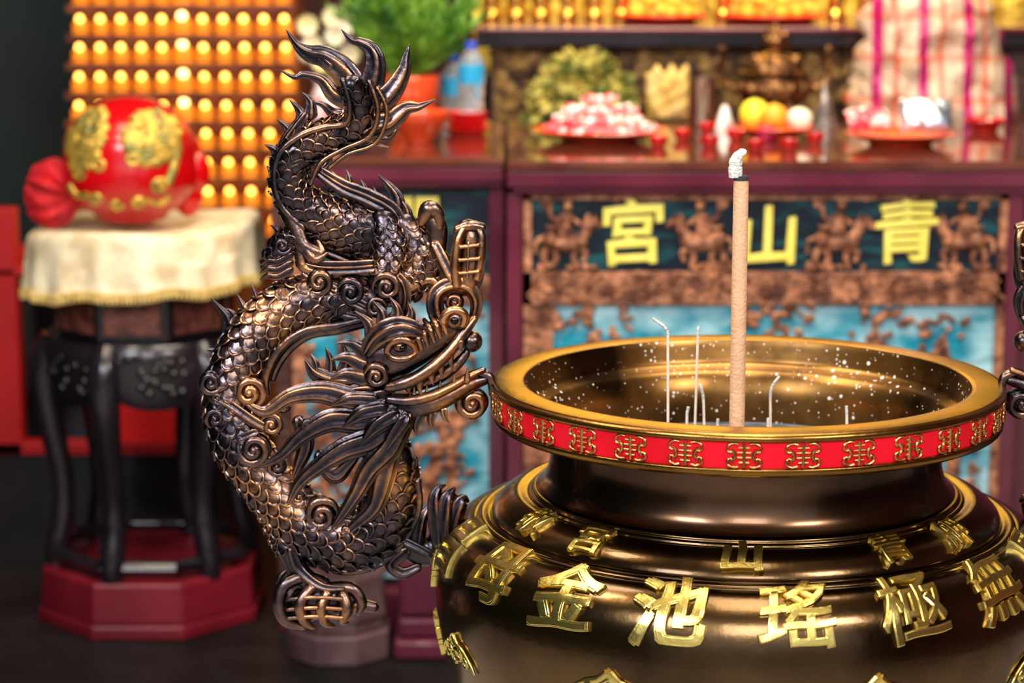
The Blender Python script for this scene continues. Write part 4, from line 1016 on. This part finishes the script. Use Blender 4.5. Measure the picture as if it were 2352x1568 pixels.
p=P(1072,300,6.0)
for k in range(3):
    b=MB(); rr=.060-.003*k; z=ZT-.0035+k*.0195
    lathe(b,[(.001,0),(rr*.7,0),(rr,.018),(rr*.96,.0185),(rr*.7,.005),(.001,.005)],(p.x,p.y,z),40)
    single(b,"saucer","brightred","red saucer stacked under the water bottle","saucer",group="stacked red saucers")
for (dx,dy,zz,lb) in ((.012,0,ZT+.0415,"clear plastic water bottle with blue cap standing on red saucers"),(-.040,.20,ZT-.0035,"clear plastic water bottle with blue cap standing on the altar")):
    c=Vector((p.x+dx,p.y+dy,zz)); bo=thing("water_bottle",lb,"bottle",c,"plastic water bottles on the altar")
    b=MB(); lathe(b,catm([(.001,0),(.030,.002),(.033,.01),(.031,.02),(.033,.03),(.031,.045),(.033,.06),(.033,.12),(.031,.14),(.022,.158),(.014,.168),(.0135,.18)],3),c,32); part(b,"bottle_body","plastic",bo)
    b=MB(); lathe(b,[(.0336,.085),(.0338,.09),(.0338,.128),(.0336,.132)],c,32); part(b,"label_wrap","label",bo)
    b=MB(); lathe(b,[(.0135,.172),(.0155,.172),(.0155,.188),(.014,.19),(.001,.19)],c,24); part(b,"cap","bluecap",bo)
# upper tier offerings
for px,w in((1520,105),(1775,125)):
    pt=on(px,52,z3+.0005); rr=w/(F/pt.y); b=MB()
    lathe(b,[(.001,0),(rr*.7,0),(rr,.02),(rr*.98,.023),(rr*.7,.006),(.001,.006)],(pt.x,pt.y+.02,z3+.0005),40)
    single(b,"tray","brightred","round red tray of oranges on the upper altar tier","tray",group="red offering trays")
    k=0
    for dx in(-.072,-.024,.024,.072):
        fruit("orange","bright orange fruit on the red tray","orangef",(pt.x+dx,pt.y+.0+.04*(k%2),z3+.028),.023,.9,g="oranges on the red trays"); k+=1
    for dx in(-.03,.03):
        fruit("orange","bright orange fruit on the red tray","lemon",(pt.x+dx,pt.y+.02,z3+.068),.023,.9,g="oranges on the red trays")
gs=MB(); lathe(gs,catm([(.001,0),(.026,0),(.028,.02),(.021,.03),(.026,.06),(.023,.09),(.012,.11),(.015,.13),(.011,.15),(.001,.165)],3),(0,0,0),24)
gm=mkmesh(gs,"gold_figurine",'goldlamp')
for px in (1130,1185,1240,1300,1360,1420,1648,1900,1965):
    pt=on(px,40,z3); thing("gold_figurine","small gilded figurine on the upper altar tier","figurine",Vector((pt.x,6.9,z3+.0005)),"gilded figurines on the upper tier",gm)
# ---------------------------------------------------------------- lights
def area(loc,tgt,size,power,color,sy=None):
    l=bpy.data.lights.new("lamp",'AREA'); l.energy=power; l.color=color; l.size=size
    if sy: l.shape='RECTANGLE'; l.size_y=sy
    o=bpy.data.objects.new("added_area_light",l); COL.objects.link(o); o.location=loc  # unseen area lights added to brighten burner, dragon and altar
    o.rotation_euler=(Vector(tgt)-Vector(loc)).to_track_quat('-Z','Y').to_euler(); return o
area((-1.6,.9,2.9),(-.2,3.6,.9),1.0,80,(.92,.94,1))
area((1.9,1.2,3.0),(.5,3.6,.9),.8,60,(1,.93,.85))
area((.3,3.0,3.9),(.3,3.5,.8),.8,46,(1,.86,.66),sy=1.6)
area((.2,-.6,3.0),(.3,3.5,.8),1.4,72,(1,.96,.93))
area((-1.3,3.4,3.2),(-.3,3.6,1.1),.5,26,(1,.82,.6))
area((-1.0,4.3,3.7),(-.95,5.7,1.0),.9,36,(1,.9,.78))
area((.6,4.2,3.7),(.6,5.8,.9),1.4,92,(1,.88,.72))
area((.6,6.3,3.2),(.6,7.2,1.3),1.0,68,(1,.8,.5))
w=bpy.data.worlds.new("world"); sc.world=w; w.use_nodes=True
nt=w.node_tree; bg=nt.nodes["Background"]; tc=nt.nodes.new("ShaderNodeTexCoord"); sp=nt.nodes.new("ShaderNodeSeparateXYZ"); nt.links.new(tc.outputs["Generated"],sp.inputs[0])
r=nt.nodes.new("ShaderNodeValToRGB"); e=r.color_ramp.elements; e[0].position=.0; e[0].color=(.26,.24,.25,1); e[1].position=.6; e[1].color=(.88,.9,1.0,1)
k=e.new(.12); k.color=(.5,.51,.58,1)
nt.links.new(sp.outputs[2],r.inputs[0]); nt.links.new(r.outputs[0],bg.inputs[0]); bg.inputs[1].default_value=1.08
# ---------------------------------------------------------------- camera
cd=bpy.data.cameras.new("camera"); cam=bpy.data.objects.new("camera",cd); COL.objects.link(cam)
cam.location=(0,0,H); cam.rotation_euler=(pi/2-TH,0,0); cd.sensor_width=36; cd.lens=F*36/2352
cd.dof.use_dof=True; cd.dof.focus_distance=3.42; cd.dof.aperture_fstop=2.9; cd.clip_start=.05
sc.camera=cam
